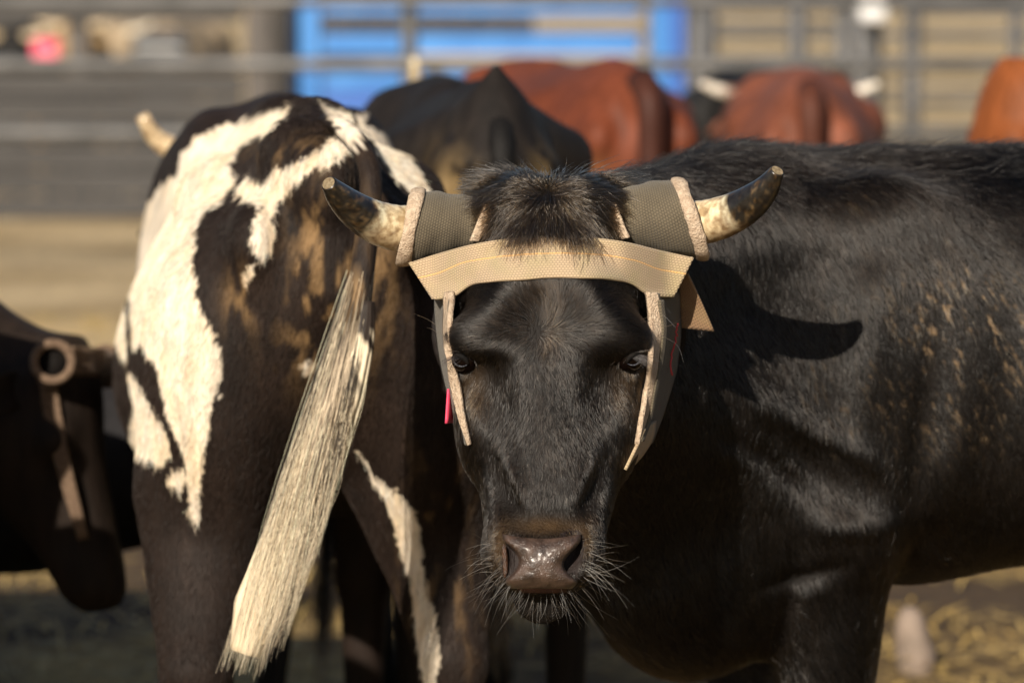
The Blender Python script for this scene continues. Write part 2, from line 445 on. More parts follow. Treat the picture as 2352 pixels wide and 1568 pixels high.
# ================================================================== SETTING
def ground_mat():
    m, nt, b = newmat("straw_and_dirt"); L = nt.links.new
    tc = N(nt, "ShaderNodeTexCoord")
    n1 = N(nt, "ShaderNodeTexNoise"); n1.inputs["Scale"].default_value = .9; n1.inputs["Detail"].default_value = 8; L(tc.outputs["Object"], n1.inputs["Vector"])
    n2 = N(nt, "ShaderNodeTexNoise"); n2.inputs["Scale"].default_value = 14; n2.inputs["Detail"].default_value = 8; L(tc.outputs["Object"], n2.inputs["Vector"])
    mp = N(nt, "ShaderNodeMapping"); mp.inputs[3].default_value = (40, 9, 1); L(tc.outputs["Object"], mp.inputs[0])
    n3 = N(nt, "ShaderNodeTexNoise"); n3.inputs["Scale"].default_value = 3; n3.inputs["Distortion"].default_value = 2; L(mp.outputs[0], n3.inputs["Vector"])
    c1 = N(nt, "ShaderNodeValToRGB"); e = c1.color_ramp.elements
    e[0].position = .36; e[0].color = (.44, .32, .17, 1); e[1].position = .62; e[1].color = (.78, .62, .385, 1); L(n1.outputs[0], c1.inputs[0])
    c2 = N(nt, "ShaderNodeValToRGB"); e = c2.color_ramp.elements
    e[0].position = .35; e[0].color = (.62, .58, .52, 1); e[1].position = .62; e[1].color = (1.15, 1.1, 1.0, 1); L(n2.outputs[0], c2.inputs[0])
    mx = N(nt, "ShaderNodeMix"); mx.data_type = 'RGBA'; mx.blend_type = 'MULTIPLY'; mx.inputs[0].default_value = .9
    cn = N(nt, "ShaderNodeValToRGB"); e = cn.color_ramp.elements      # dirt and straw patches, near pen floor painted dark to stand in for shade
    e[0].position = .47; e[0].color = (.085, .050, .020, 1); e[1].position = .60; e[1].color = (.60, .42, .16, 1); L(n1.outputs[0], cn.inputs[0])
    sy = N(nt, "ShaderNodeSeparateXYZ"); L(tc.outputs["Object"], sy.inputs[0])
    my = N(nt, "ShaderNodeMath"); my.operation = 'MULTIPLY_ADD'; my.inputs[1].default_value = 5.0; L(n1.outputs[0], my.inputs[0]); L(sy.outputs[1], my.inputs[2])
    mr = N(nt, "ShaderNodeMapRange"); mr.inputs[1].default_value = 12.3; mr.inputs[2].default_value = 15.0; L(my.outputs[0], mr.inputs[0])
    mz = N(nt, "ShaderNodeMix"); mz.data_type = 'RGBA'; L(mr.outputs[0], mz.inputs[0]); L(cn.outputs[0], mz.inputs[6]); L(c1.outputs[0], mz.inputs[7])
    L(mz.outputs[2], mx.inputs[6]); L(c2.outputs[0], mx.inputs[7]); L(mx.outputs[2], b.inputs["Base Color"])
    b.inputs["Roughness"].default_value = .9
    ad = N(nt, "ShaderNodeMath"); ad.operation = 'ADD'; L(n2.outputs[0], ad.inputs[0]); L(n3.outputs[0], ad.inputs[1])
    bp = N(nt, "ShaderNodeBump"); bp.inputs["Strength"].default_value = .8; bp.inputs["Distance"].default_value = .03
    L(ad.outputs[0], bp.inputs["Height"]); L(bp.outputs[0], b.inputs["Normal"])
    return m
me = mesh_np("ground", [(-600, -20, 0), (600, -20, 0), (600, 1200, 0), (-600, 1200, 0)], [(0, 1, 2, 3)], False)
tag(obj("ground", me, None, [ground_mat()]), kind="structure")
# dry hills far beyond
hv = []; hf = []
nx, ny = 90, 8
for j in range(ny):
    for i in range(nx):
        x = -700+1400*i/(nx-1); t = j/(ny-1); y = 500+450*t
        h = (28+26*vnoise(np.array([x/160, .3, 2.0]))+9*vnoise(np.array([x/45, 5.3, 2.0])))*math.sin(t*math.pi*.5) - .5
        hv.append((x, y, float(h)))
for j in range(ny-1):
    for i in range(nx-1): a = j*nx+i; hf.append((a, a+1, a+nx+1, a+nx))
tag(obj("hills", mesh_np("hills", hv, hf), None, [rough_mat("dry_hill", (.30, .22, .12), (.42, .33, .19), .02, .95, .3)]), kind="structure")

# loose straw
def straw(n, x0, x1, y0, y1):
    c = np.stack([rng.uniform(x0, x1, n), rng.uniform(y0, y1, n), rng.uniform(.004, .03, n)], 1)
    keep = fbm(c[:, [0, 1, 2]]*1.1, 3) > .42; c = c[keep]; n = len(c)
    a = rng.uniform(0, math.pi, n); L = rng.uniform(.04, .16, n)
    d = np.stack([np.cos(a), np.sin(a), rng.normal(0, .12, n)], 1)*L[:, None]
    s = np.stack([-np.sin(a), np.cos(a), np.zeros(n)], 1)*.0022
    mid = c+np.array([0, 0, 1])*rng.uniform(0, .012, n)[:, None]
    V = np.stack([c-d/2-s, c-d/2+s, mid+s*1.3, mid-s*1.3, c+d/2+s*.7, c+d/2-s*.7], 1).reshape(-1, 3)
    b = np.arange(n)[:, None]*6
    return V, np.concatenate([b+np.array([[0, 3, 2, 1]]), b+np.array([[3, 5, 4, 2]])])
V, F = straw(32000, -4, 4, 5.5, 16)
me = mesh_np("straw", V, F, False)
tag(obj("straw", me, None, [rough_mat("straw_stalks", (.42, .27, .07), (.75, .54, .20), 3, .6, 0)]), "loose golden straw stalks littering the pen floor", "straw", kind="stuff")

# ---------- pens behind
GALV = rough_mat("galvanised_pipe", (.075, .074, .073), (.135, .132, .130), 6, .5, .15, metal=.2)
PLANK = rough_mat("weathered_plank", (.032, .030, .029), (.072, .068, .065), 3, .85, .5, stretch=(.25, 1, 6))
PANELM = rough_mat("dull_panel_steel", (.055, .055, .057), (.11, .11, .113), 6, .55, .15, metal=.2)
PLANKD = rough_mat("dark_creosote_post", (.02, .018, .016), (.045, .04, .036), 6, .85, .4, stretch=(3, 3, .4))
POSTG = rough_mat("grey_wood_post", (.07, .062, .057), (.12, .107, .098), 8, .85, .4, stretch=(3, 3, .4))
BLUE = rough_mat("blue_gate_paint", (.034, .165, .46), (.055, .22, .55), 4, .4, .12)
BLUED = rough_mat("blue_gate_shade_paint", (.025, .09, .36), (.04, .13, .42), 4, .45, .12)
RUSTT = rough_mat("sandy_board", (.40, .31, .20), (.52, .42, .28), 4, .8, .3, stretch=(.3, 1, 4))
def wx(px, d): return (px-1176)*d/FPX
def wz(py, d): return CAM_H-d*math.tan(math.atan((py-784)/FPX)+PITCH)
def pipe(a, b, r, seg=12): return tube([a, tuple((np.array(a)+np.array(b))/2), b], [r]*3, seg, up=(0, 1, 0) if abs(a[2]-b[2]) > abs(a[0]-b[0]) else (0, 0, 1))

# front pipe fence at 18 m
D = 18.0
fe = empty("pipe_fence", (0, D, 0)); tag(fe, "long grey steel pipe fence running across the pen behind all the cattle", "fence")
FX0, FX1 = -7.0, 8.0
for z, r in ((1.315, .028), (1.02, .033), (.70, .033)):
    V, F = pipe((FX0, 0, z), (FX1, 0, z), r); obj("rail", mesh_np("rail", V, F), fe, [GALV])
for x in (-6.8, -4.4, wx(940, D), 1.55, 3.9, 6.3):
    V, F = pipe((x, .062, -.2), (x, .062, 1.45), .038); obj("post", mesh_np("post", V, F), fe, [GALV])

# plank wall at 23 m on the left
D = 23.0
pw = empty("plank_wall", (0, D, 0)); tag(pw, "low wall of weathered grey horizontal planks on the far left", "wall")
x0, x1 = -8.5, wx(560, D)
zt = wz(168, D); nB = 6; hb = zt/nB
for i in range(nB):
    z = (i+.5)*hb
    boxes("plank", [((x0+x1)/2, .02*(i % 2), z, x1-x0, .045, hb-.012)], PLANK, pw, .006)
for x in (-7.5, -5.0, -2.6):
    boxes("post", [(x, .09, .65, .12, .1, 1.5)], POSTG, pw, .008)
boxes("plank", [((x0+x1)/2, .0, wz(33, D), x1-x0, .05, .085)], PLANK, pw, .006)
boxes("plank", [((x0+x1)/2, .0, wz(-25, D), x1-x0, .05, .14)], PLANK, pw, .006)
g = empty("gate_post", (wx(608, D), D, 0)); tag(g, "square grey post with dark creosoted face beside the blue gate", "post")
boxes("post_face", [(-.03, 0, .8, .15, .14, 1.9)], POSTG, g, .01)
boxes("backing_plank", [(.10, .0, .8, .11, .15, 1.9)], PLANKD, g, .01)
# blue gate
D = 23.15
bx0, bx1 = wx(668, D), wx(1572, D)
bgte = empty("blue_gate", ((bx0+bx1)/2, D, 0)); tag(bgte, "bright blue painted steel gate with wide horizontal bars", "gate")
hw = (bx1-bx0)/2
boxes("frame_upright", [(-hw+.09, 0, .75, .18, .1, 1.5)], BLUE, bgte, .01)
boxes("frame_upright", [(hw-.15, 0, .75, .10, .1, 1.5)], BLUE, bgte, .01)
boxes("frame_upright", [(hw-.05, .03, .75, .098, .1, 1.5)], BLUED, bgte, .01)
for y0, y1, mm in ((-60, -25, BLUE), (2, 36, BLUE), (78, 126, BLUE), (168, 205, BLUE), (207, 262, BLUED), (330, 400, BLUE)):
    za, zb = wz(y1, D), wz(y0, D)
    boxes("crossbar", [(-.04, .0, (za+zb)/2, 2*hw-.47, .06, zb-za)], mm, bgte, .008)
sb = boxes("sand_board", [(wx(1215, 21), 21, wz(143, 21), wx(1480, 21)-wx(950, 21), .05, .09)], RUSTT); tag(sb, "pale sandy board lying along the rail in front of the blue gate", "board")
for px_ in (1000, 1430): boxes("bracket", [(wx(px_, 21), 21.06, wz(143, 21)/2, .08, .06, wz(143, 21)+.02)], POSTG, sb)

wb = empty("windbreak", (wx(960, 29), 29, 0)); tag(wb, "dark plank windbreak seen through the gaps of the blue gate", "fence")
for i in range(6): boxes("plank", [(0, .01*(i % 2), .12+.235*i, 1.75, .05, .215)], PLANKD, wb, .006)
wb = empty("windbreak", (wx(-60, 27), 27, 0)); tag(wb, "dark plank windbreak behind the plank wall at the picture's left edge", "fence")
for i in range(6): boxes("plank", [(0, .01*(i % 2), .12+.235*i, .95, .05, .215)], PLANKD, wb, .006)
# right hand corral panels
def panel(D, pxs, rails, label, r=.02, rp=.03, zmax=1.5, m=PANELM):
    e = empty("corral_panel", (0, D, 0)); tag(e, label, "corral panel", "grey corral panels on the right")
    xa, xb = wx(pxs[0], D), wx(pxs[-1], D)
    for z in rails:
        V, F = pipe((xa, 0, z), (xb, 0, z), r, 10); obj("rail", mesh_np("rail", V, F), e, [m])
    for px in pxs:
        x = wx(px, D); V, F = pipe((x, .0, -.1), (x, 0, zmax), rp, 12); obj("upright", mesh_np("upright", V, F), e, [m])
panel(21, (1598, 1625, 1830, 1975, 2003), (.45, .75, 1.0, 1.18, 1.36), "corral panel of grey tubes directly right of the blue gate", .017, .05)
panel(26, (1590, 2090, 2600, 2900), (.3, .7, 1.05, 1.3), "farther grey tube panel with a wide bay, seen through the nearer one", .018, .05)
panel(20, (2095, 2330, 2560, 2800), (.3, .55, .78, .98, 1.13, 1.25, 1.38), "corral panel of closely spaced grey tubes at the right edge", .019, .035)
panel(33, (620, 1100, 1500, 2100, 2700), (.4, .7, 1.0, 1.2, 1.35), "farthest grey tube panel behind the blue gate", .03, .05)
tk = boxes("white_tank", [(wx(2000, 20.7), 20.7, 1.36, .15, .22, .34)], rough_mat("white_plastic", (.7, .7, .7), (.8, .8, .8), 3, .4, .05), None, .04)
tag(tk, "small white container hung high on the corral panel", "container")
boxes("hanger", [(wx(2000, 20.7), 20.82, .70, .05, .04, 1.4)], GALV, tk)
tk = boxes("feed_sack", [(wx(370, 23.6), 23.6, wz(118, 23.6), .31, .25, .24)], rough_mat("white_sack", (.68, .67, .65), (.8, .78, .75), 8, .8, .4), None, .05)
tag(tk, "pale feed sack on a stand behind the plank wall", "sack")
boxes("stand", [(wx(370, 23.6), 23.6, (wz(118, 23.6)-.12)/2, .25, .2, wz(118, 23.6)-.12)], PLANK, tk)

# ================================================================== CATTLE, general shape (local frame: +X forward, Z up)
def leg_prims(f, x, y, hind, dx=0.0):
    if hind:
        f.ell((x+.05, y*.80, .80), (.165, .095, .25), .07)
        f.cone((x+.02+dx*.3, y*.9, .66), (x-.09+dx, y, .44), .095, .048, .05)
        f.cone((x-.10+dx, y, .45), (x-.075+dx, y, .16), .043, .031, .02)
        f.cone((x-.075+dx, y, .15), (x-.03+dx, y, .07), .034, .036, .02)
        f.cone((x-.03+dx, y-.01, .045), (x-.02+dx, y-.01, .03), .045, .05, .02)
    else:
        f.ell((x, y*.95, .88), (.12, .085, .23), .07)
        f.cone((x+.0, y*.95, .70), (x+dx*.5, y*.9, .40), .082, .047, .05)
        f.cone((x+dx*.5, y*.9, .39), (x+dx, y*.9, .14), .041, .029, .02)
        f.cone((x+dx, y*.9, .13), (x+.04+dx, y*.9, .06), .033, .036, .02)
        f.cone((x+.045+dx, y*.9, .045), (x+.055+dx, y*.9, .03), .045, .05, .02)
HEAD_ST = [(-.02, 0, .05, .055, .045), (.03, 0, .085, .095, .085), (.11, 0, .12, .112, .118), (.18, 0, .125, .112, .122), (.26, 0, .112, .09, .108),
           (.34, 0, .085, .070, .082), (.41, 0, .068, .068, .067), (.455, 0, .060, .058, .055), (.48, 0, .055, .035, .035)]
def cattle_field(poll, hdir, side=(0, 1, 0), legs=(0, 0, 0, 0), ws=1.0, pear=.10, lw=1.0):
    """poll: position of the poll, hdir: direction from poll to nose"""
    f = Field()
    st = [(-.83, 0, 1.00, .03, .05), (-.79, 0, .985, .10, .13), (-.72, 0, .96, .165, .20), (-.60, 0, .935, .205, .245), (-.45, 0, .92, .225, .27), (-.25, 0, .895, .245, .285),
          (-.05, 0, .865, .27, .31), (.15, 0, .86, .265, .312), (.33, 0, .87, .235, .30), (.48, 0, .885, .185, .265), (.58, 0, .90, .13, .20), (.64, 0, .91, .06, .10)]
    f.loft((0, 0, 0), (1, 0, 0), (0, 1, 0), (0, 0, 1), [(a, b, c, d*ws, e) for a, b, c, d, e in st], .05, 1.95, pear)
    for s in (-1, 1):
        f.ell((-.42, s*.17*ws*(1.06-pear*.6), 1.07), (.07, .045, .04), .09)          # hip bones
        f.ell((-.78, s*.095*ws, 1.03), (.05, .04, .05), .06)          # pin bones
        f.ell((.30, s*.12*ws, 1.03), (.14, .07, .14), .08)
        f.bump((-.82, s*.055*ws, 1.02), (.06, .028, .11), .014)
        f.bump((-.60, s*.20*ws, 1.02), (.10, .05, .05), .012)
    f.cone((-.80, 0, 1.13), (-.55, 0, 1.16), .03, .03, .08)     # tail head and loin ridge
    f.cone((-.5, 0, 1.165), (.1, 0, 1.13), .018, .018, .05)
    f.cone((.1, 0, 1.14), (.45, 0, 1.13), .035, .04, .08)
    leg_prims(f, -.62, .155*ws*lw, True, legs[0]); leg_prims(f, -.62, -.155*ws*lw, True, legs[1])
    leg_prims(f, .40, .155*ws, False, legs[2]); leg_prims(f, .40, -.155*ws, False, legs[3])
    poll = np.array(poll, float); hd = np.array(hdir, float); hd /= np.linalg.norm(hd); sd = np.array(side, float)
    sd -= hd*(sd@hd); sd /= np.linalg.norm(sd); back = np.cross(hd, sd)
    if back@(np.array([.3, 0, .9])-poll) < 0: back = -back
    f.loft(poll, hd, sd, back, HEAD_ST, .04, 2.2)
    nk = poll+back*.12+hd*.06
    m1 = np.array([.52, 0, .98]); m2 = np.array([.50, 0, .80]); m = (m1+nk)/2+np.array([0, 0, .02])
    f.cone(m1, m, .165, .125, .08); f.cone(m, nk, .125, .105, .08)
    f.cone(m2, nk+hd*.05+back*.03, .13, .075, .10)
    for s in (-1, 1):
        f.ell(poll+hd*.16+sd*s*.095+back*.06, (.035, .035, .035), .03)
    f.bump(poll+hd*.44+sd*.035-back*.0, .014, .012); f.bump(poll+hd*.44-sd*.035-back*.0, .014, .012)
    return f, poll, hd, sd, back
def horn_mesh(path, r0, r1, n=14, seg=16):
    pth = spline(path, n); rad = [r0+(r1-r0)*(i/(n-1))**1.1 for i in range(n)]
    return tube(pth, rad, seg)
def ear_mesh(a, b, wid, nrm):
    a = np.array(a); b = np.array(b); ax = b-a; nrm = np.array(nrm, float); side = np.cross(ax/np.linalg.norm(ax), nrm); V = []; F = []
    n = 9; seg = 10
    for i in range(n):
        t = i/(n-1); w_ = wid*math.sin(math.pi*min(1, .12+t*.88))**.7+.003
        for j in range(seg):
            an = 2*math.pi*j/seg
            V.append(a+ax*t+side*math.cos(an)*w_+nrm*(math.sin(an)*.005+.35*w_*math.cos(an)**2))
    for i in range(n-1):
        for j in range(seg): q = i*seg+j; r_ = i*seg+(j+1) % seg; F.append((q, r_, r_+seg, q+seg))
    F.append(tuple(range(seg))[::-1]); F.append(tuple((n-1)*seg+j for j in range(seg)))
    return V, F
COAT = coat_mat("short_coat"); COATFAR = coat_mat("short_coat_far", .6, .6, 60, .2)
HAIR = hair_mat("cattle_hair", .22, .38, ior=1.48)
HAIRW, _nt, _b = newmat("pale_hair"); _at = N(_nt, "ShaderNodeAttribute"); _at.attribute_name = "Col"
_nt.links.new(_at.outputs["Color"], _b.inputs["Base Color"]); _b.inputs["Roughness"].default_value = .5; _b.inputs["Specular IOR Level"].default_value = .25; HORN = None
def horn_mat():
    m, nt, b = newmat("horn_keratin"); L = nt.links.new
    at = N(nt, "ShaderNodeAttribute"); at.attribute_name = "Col"
    tc = N(nt, "ShaderNodeTexCoord")
    n = N(nt, "ShaderNodeTexNoise"); n.inputs["Scale"].default_value = 90; n.inputs["Detail"].default_value = 8; L(tc.outputs["Object"], n.inputs["Vector"])
    cr = N(nt, "ShaderNodeValToRGB"); cr.color_ramp.elements[0].position = .38; cr.color_ramp.elements[0].color = (.35, .24, .13, 1)
    cr.color_ramp.elements[1].position = .6; cr.color_ramp.elements[1].color = (1.1, 1.08, 1.0, 1); L(n.outputs[0], cr.inputs[0])
    mx = N(nt, "ShaderNodeMix"); mx.data_type = 'RGBA'; mx.blend_type = 'MULTIPLY'; mx.inputs[0].default_value = .75
    L(at.outputs["Color"], mx.inputs[6]); L(cr.outputs[0], mx.inputs[7]); L(mx.outputs[2], b.inputs["Base Color"])
    b.inputs["Roughness"].default_value = .3; b.inputs["Coat Weight"].default_value = .25; b.inputs["Coat Roughness"].default_value = .15
    bp = N(nt, "ShaderNodeBump"); bp.inputs["Strength"].default_value = .35; bp.inputs["Distance"].default_value = .0015
    L(n.outputs[0], bp.inputs["Height"]); L(bp.outputs[0], b.inputs["Normal"])
    return m
HORN = horn_mat()
def add_tail(parent, path, r0, r1, switch_len, col, swcol, mat, swn=500, spread=.03, brush=True, rs=.0011):
    n = 24; pth = spline(path, n); rad = [r0+(r1-r0)*i/(n-1) for i in range(n)]
    V, F = tube(pth, rad, 12); me = mesh_np("tail", V, F); set_col(me, np.tile(col, (len(V), 1)))
    t = obj("tail", me, parent, [mat])
    if brush:
        end = pth[-1]; d = pth[-1]-pth[-3]; d /= np.linalg.norm(d)
        k = 8; st = rng.integers(int(n*.72), n, swn)
        root = pth[st]+rng.normal(0, r1*.6, (swn, 3))
        dirs = d+rng.normal(0, spread, (swn, 3)); L = switch_len*rng.uniform(.6, 1.05, swn)
        ph = rng.uniform(0, 6, (swn, 1)); ts = np.linspace(0, 1, k)
        off = rng.normal(0, spread*.25, (swn, 3))
        pts = root[:, None]+dirs[:, None]*(ts[None, :, None]*L[:, None, None])+off[:, None]*np.sin(ts[None, :, None]*3+ph[:, None])
        pts[:, :, 2] -= (ts**2)[None]*.03*L[:, None]
        cc = np.tile(swcol, (swn, 1))*rng.uniform(.7, 1.15, (swn, 1))
        curves_obj("tail_switch", pts, np.full(swn, rs), cc, HAIR, t)
    return t
def place_rel(parent, pts_world):
    """world points -> parent's local frame"""
    M = (Matrix.Translation(parent.location) @ parent.rotation_euler.to_matrix().to_4x4() @ Matrix.Diagonal((*parent.scale, 1))).inverted()
    return [np.array(M @ Vector(p)) for p in pts_world]
def simple_animal(name, label, cat, loc, rz, s, fld, h, colfn, mat, horn=None, ears=True, group=None, tailpath='down', tailcol=None, swcol=None, earcol=None, horncol=((.62, .52, .36), (.08, .07, .06)), wrap=None, tailr=.034):
    f, poll, hd, sd, bk = fld
    root = empty(name, loc, rz, s); tag(root, label, cat, group)
    V, Q = f.mesh(h); me = mesh_np("body", V, Q); C = colfn(V); set_col(me, C); obj("body", me, root, [mat])
    c0 = C.mean(0)
    if tailpath == 'down':
        p = [(-.79, 0, 1.16), (-.86, 0, 1.13), (-.875, .0, 1.0), (-.87, .01, .75), (-.86, .01, .5)]
        add_tail(root, p, tailr, .016, .28, tailcol if tailcol is not None else c0*.85, swcol if swcol is not None else c0*.6, mat, 260, .06)
    for sg in (-1, 1):
        a = poll+hd*.05+sd*sg*.09+bk*.10; b = a+sd*sg*.15-hd*(-.03)+bk*.05
        if ears:
            V2, F2 = ear_mesh(a, b, .035, -bk); m2 = mesh_np("ear", V2, F2); set_col(m2, np.tile(earcol if earcol is not None else c0*.9, (len(V2), 1))); obj("ear", m2, root, [mat])
        if horn:
            hp = [poll+hd*.02+sd*sg*.06+bk*.05] + [poll+sd*sg*q[0]-hd*q[1]-bk*q[2]+bk*.05 for q in horn]
            V2, F2 = horn_mesh(hp, .033, .010); m2 = mesh_np("horn", V2, F2)
            t = np.repeat(np.linspace(0, 1, 14), 16)[:, None]; k = np.clip((t-.55)/.2, 0, 1)
            set_col(m2, np.array(horncol[0])*(1-k)+np.array(horncol[1])*k); obj("horn", m2, root, [HORN])
    return root

# ================================================================== THE BLACK STEER in front, head turned to the camera
EX = np.array([1., 0, 0]); EU = np.array([0, sp, cp]); EF = np.array([0, cp, -sp]); K = 4.5/FPX
BLK = np.array([.0034, .0028, .0024])
def head_field(f):
    st = [(425, 1262, 60, 4.63, 4.70), (450, 1262, 100, 4.60, 4.76), (485, 1262, 138, 4.575, 4.80), (540, 1262, 172, 4.535, 4.81), (620, 1262, 214, 4.500, 4.82), (700, 1263, 230, 4.482, 4.82),
          (770, 1262, 222, 4.473, 4.81), (840, 1261, 206, 4.466, 4.80), (910, 1261, 192, 4.458, 4.78), (1000, 1262, 182, 4.447, 4.745), (1090, 1262, 168, 4.437, 4.70),
          (1170, 1258, 152, 4.428, 4.665), (1230, 1252, 140, 4.418, 4.63), (1285, 1247, 128, 4.408, 4.60), (1325, 1245, 108, 4.410, 4.575), (1350, 1244, 78, 4.425, 4.56), (1366, 1243, 42, 4.445, 4.54)]
    S = [((y-400)*K, (x-1262)*K, (a+b)/2-4.5, hw_*K, (b-a)/2) for y, x, hw_, a, b in st]
    o = np.array(P(1262, 400, 4.5))
    f.loft(o, -EU, EX, EF, S, .02, 2.55)
    # poll mound
    f.ell(P(1258, 488, 4.64), (.065, .06, .036), .04)
    # horn cores under the sleeves
    f.cone(P(1180, 510, 4.64), P(1085, 510, 4.65), .05, .03, .03); f.cone(P(1340, 505, 4.64), P(1440, 505, 4.65), .05, .03, .03)
    # orbits, brow, cheek, nasal crests
    for sx, ex_, ey in ((-1, 1070, 822), (1, 1448, 820)):
        f.ell(P(ex_-sx*14, ey-8, 4.534), (.026, .028, .030), .022)             # orbit
        f.ell(P(ex_-sx*36, ey-50, 4.507), (.034, .030, .024), .035)           # brow
        f.bump(P(ex_-sx*70, ey+85, 4.475), (.024, .045, .052), .0095, Matrix.Rotation(R(sx*18), 3, 'Y'))  # hollow below the eye
        f.bump(P(ex_-sx*22, ey+50, 4.505), (.022, .012, .030), .004, Matrix.Rotation(R(-sx*25), 3, 'Y'))
        f.ell(P(ex_-sx*30, ey+140, 4.545), (.026, .040, .06), .04)           # cheek crest
        f.bump(P(1262+sx*104, 1118, 4.45), (.011, .032, .034), .014, Matrix.Rotation(R(sx*22), 3, 'Y'))          # beside the nasal bones
        f.bump(P(1262+sx*128, 1050, 4.46), (.012, .030, .040), .004)
        f.bump(P(1262+sx*80, 1100, 4.445), (.010, .05, .04), -.005, Matrix.Rotation(R(sx*25), 3, 'Y'))
        f.bump(P(1262+sx*75, 650, 4.49), (.03, .035, .03), -.005)
        f.bump(P(1262+sx*105, 690, 4.48), (.035, .04, .03), -.004)
        f.ell(P(1246+sx*90, 1262, 4.452), (.022, .036, .034), .03)            # nostril wing
        f.bump(P(1246+sx*55, 1190, 4.42), (.02, .02, .02), .0045)
        f.bump(P(1246+sx*118, 1190, 4.44), (.014, .022, .05), .006)
        f.bump(P(1246+sx*100, 1335, 4.44), (.018, .01, .05), .005)
    f.bump(P(1262, 700, 4.48), (.018, .05, .03), .002)
    # nose pad mass
    f.ell(P(1247, 1282, 4.427), (.046, .035, .030), .025)
    # nostrils
    f.ell(P(1178, 1262, 4.402), (.009, .019, .030), .007, True, Matrix.Rotation(R(-22), 3, 'Y'))
    f.ell(P(1180, 1284, 4.400), (.0150, .0165, .032), .008, True)
    f.ell(P(1323, 1244, 4.402), (.0075, .021, .032), .007, True, Matrix.Rotation(R(12), 3, 'Y'))
    f.ell(P(1308, 1279, 4.400), (.0145, .0160, .032), .008, True, Matrix.Rotation(R(40), 3, 'Y'))
    # mouth line and lower lip
    f.ell(P(1245, 1360, 4.455), (.036, .013, .038), .012)
    f.bump(P(1245, 1352, 4.405), (.045, .0035, .03), .010)
    # eye sockets
    f.ell(P(1062, 825, 4.505), (.0098, .0066, .020), .003, True, Matrix.Rotation(R(28), 3, 'Y'))
    f.ell(P(1451, 822, 4.505), (.0105, .0070, .020), .003, True, Matrix.Rotation(R(-28), 3, 'Y'))
HF = Field(); head_field(HF)
# depth map of the head surface, for laying straps, eyes and hair on it
mx_, my_ = np.arange(900, 1640, 10.0), np.arange(380, 1420, 10.0)
MX, MY = np.meshgrid(mx_, my_, indexing='ij'); shp = MX.shape
dm = np.full(MX.size, 4.36); done = np.zeros(MX.size, bool)
for _ in range(26):
    a = ~done & (dm < 4.9)
    if not a.any(): break
    v = HF.ev(PA(MX.ravel()[a], MY.ravel()[a], dm[a])); st_ = np.maximum(v*.8, .0008)
    ia = np.where(a)[0]; done[ia[v < .0012]] = True; dm[ia[v >= .0012]] += st_[v >= .0012]
dm = np.where(done, dm, 4.70).reshape(shp)
def surf(px, py):
    x = np.clip((np.asarray(px, float)-900)/10, 0, shp[0]-1.001); y = np.clip((np.asarray(py, float)-380)/10, 0, shp[1]-1.001)
    i = x.astype(int); j = y.astype(int); a = x-i; b = y-j
    return (dm[i, j]*(1-a)*(1-b)+dm[i+1, j]*a*(1-b)+dm[i, j+1]*(1-a)*b+dm[i+1, j+1]*a*b)

af = Field(); head_field(af)
# neck: from the poll back and round to the withers
pts_up = [P(1265, 620, 4.76), P(1380, 630, 4.86), P(1520, 632, 4.98), P(1690, 625, 5.10), P(1880, 622, 5.18)]
rr = [.09, .10, .118, .15, .16]
for i in range(4): af.cone(pts_up[i], pts_up[i+1], rr[i], rr[i+1], .08)
pts_dn = [P(1275, 860, 4.80), P(1400, 900, 4.92), P(1540, 950, 5.03), P(1700, 1000, 5.12)]
rd = [.09, .12, .16, .20]
for i in range(3): af.cone(pts_dn[i], pts_dn[i+1], rd[i], rd[i+1], .10)
# dewlap and brisket
af.cone(P(1360, 1010, 4.95), P(1500, 1280, 5.02), .05, .085, .10)
af.ell(P(1560, 1330, 5.06), (.105, .10, .125), .08)
af.ell(P(1640, 1180, 5.10), (.16, .15, .19), .08)
AX0 = P(1640, 784, 5.15)
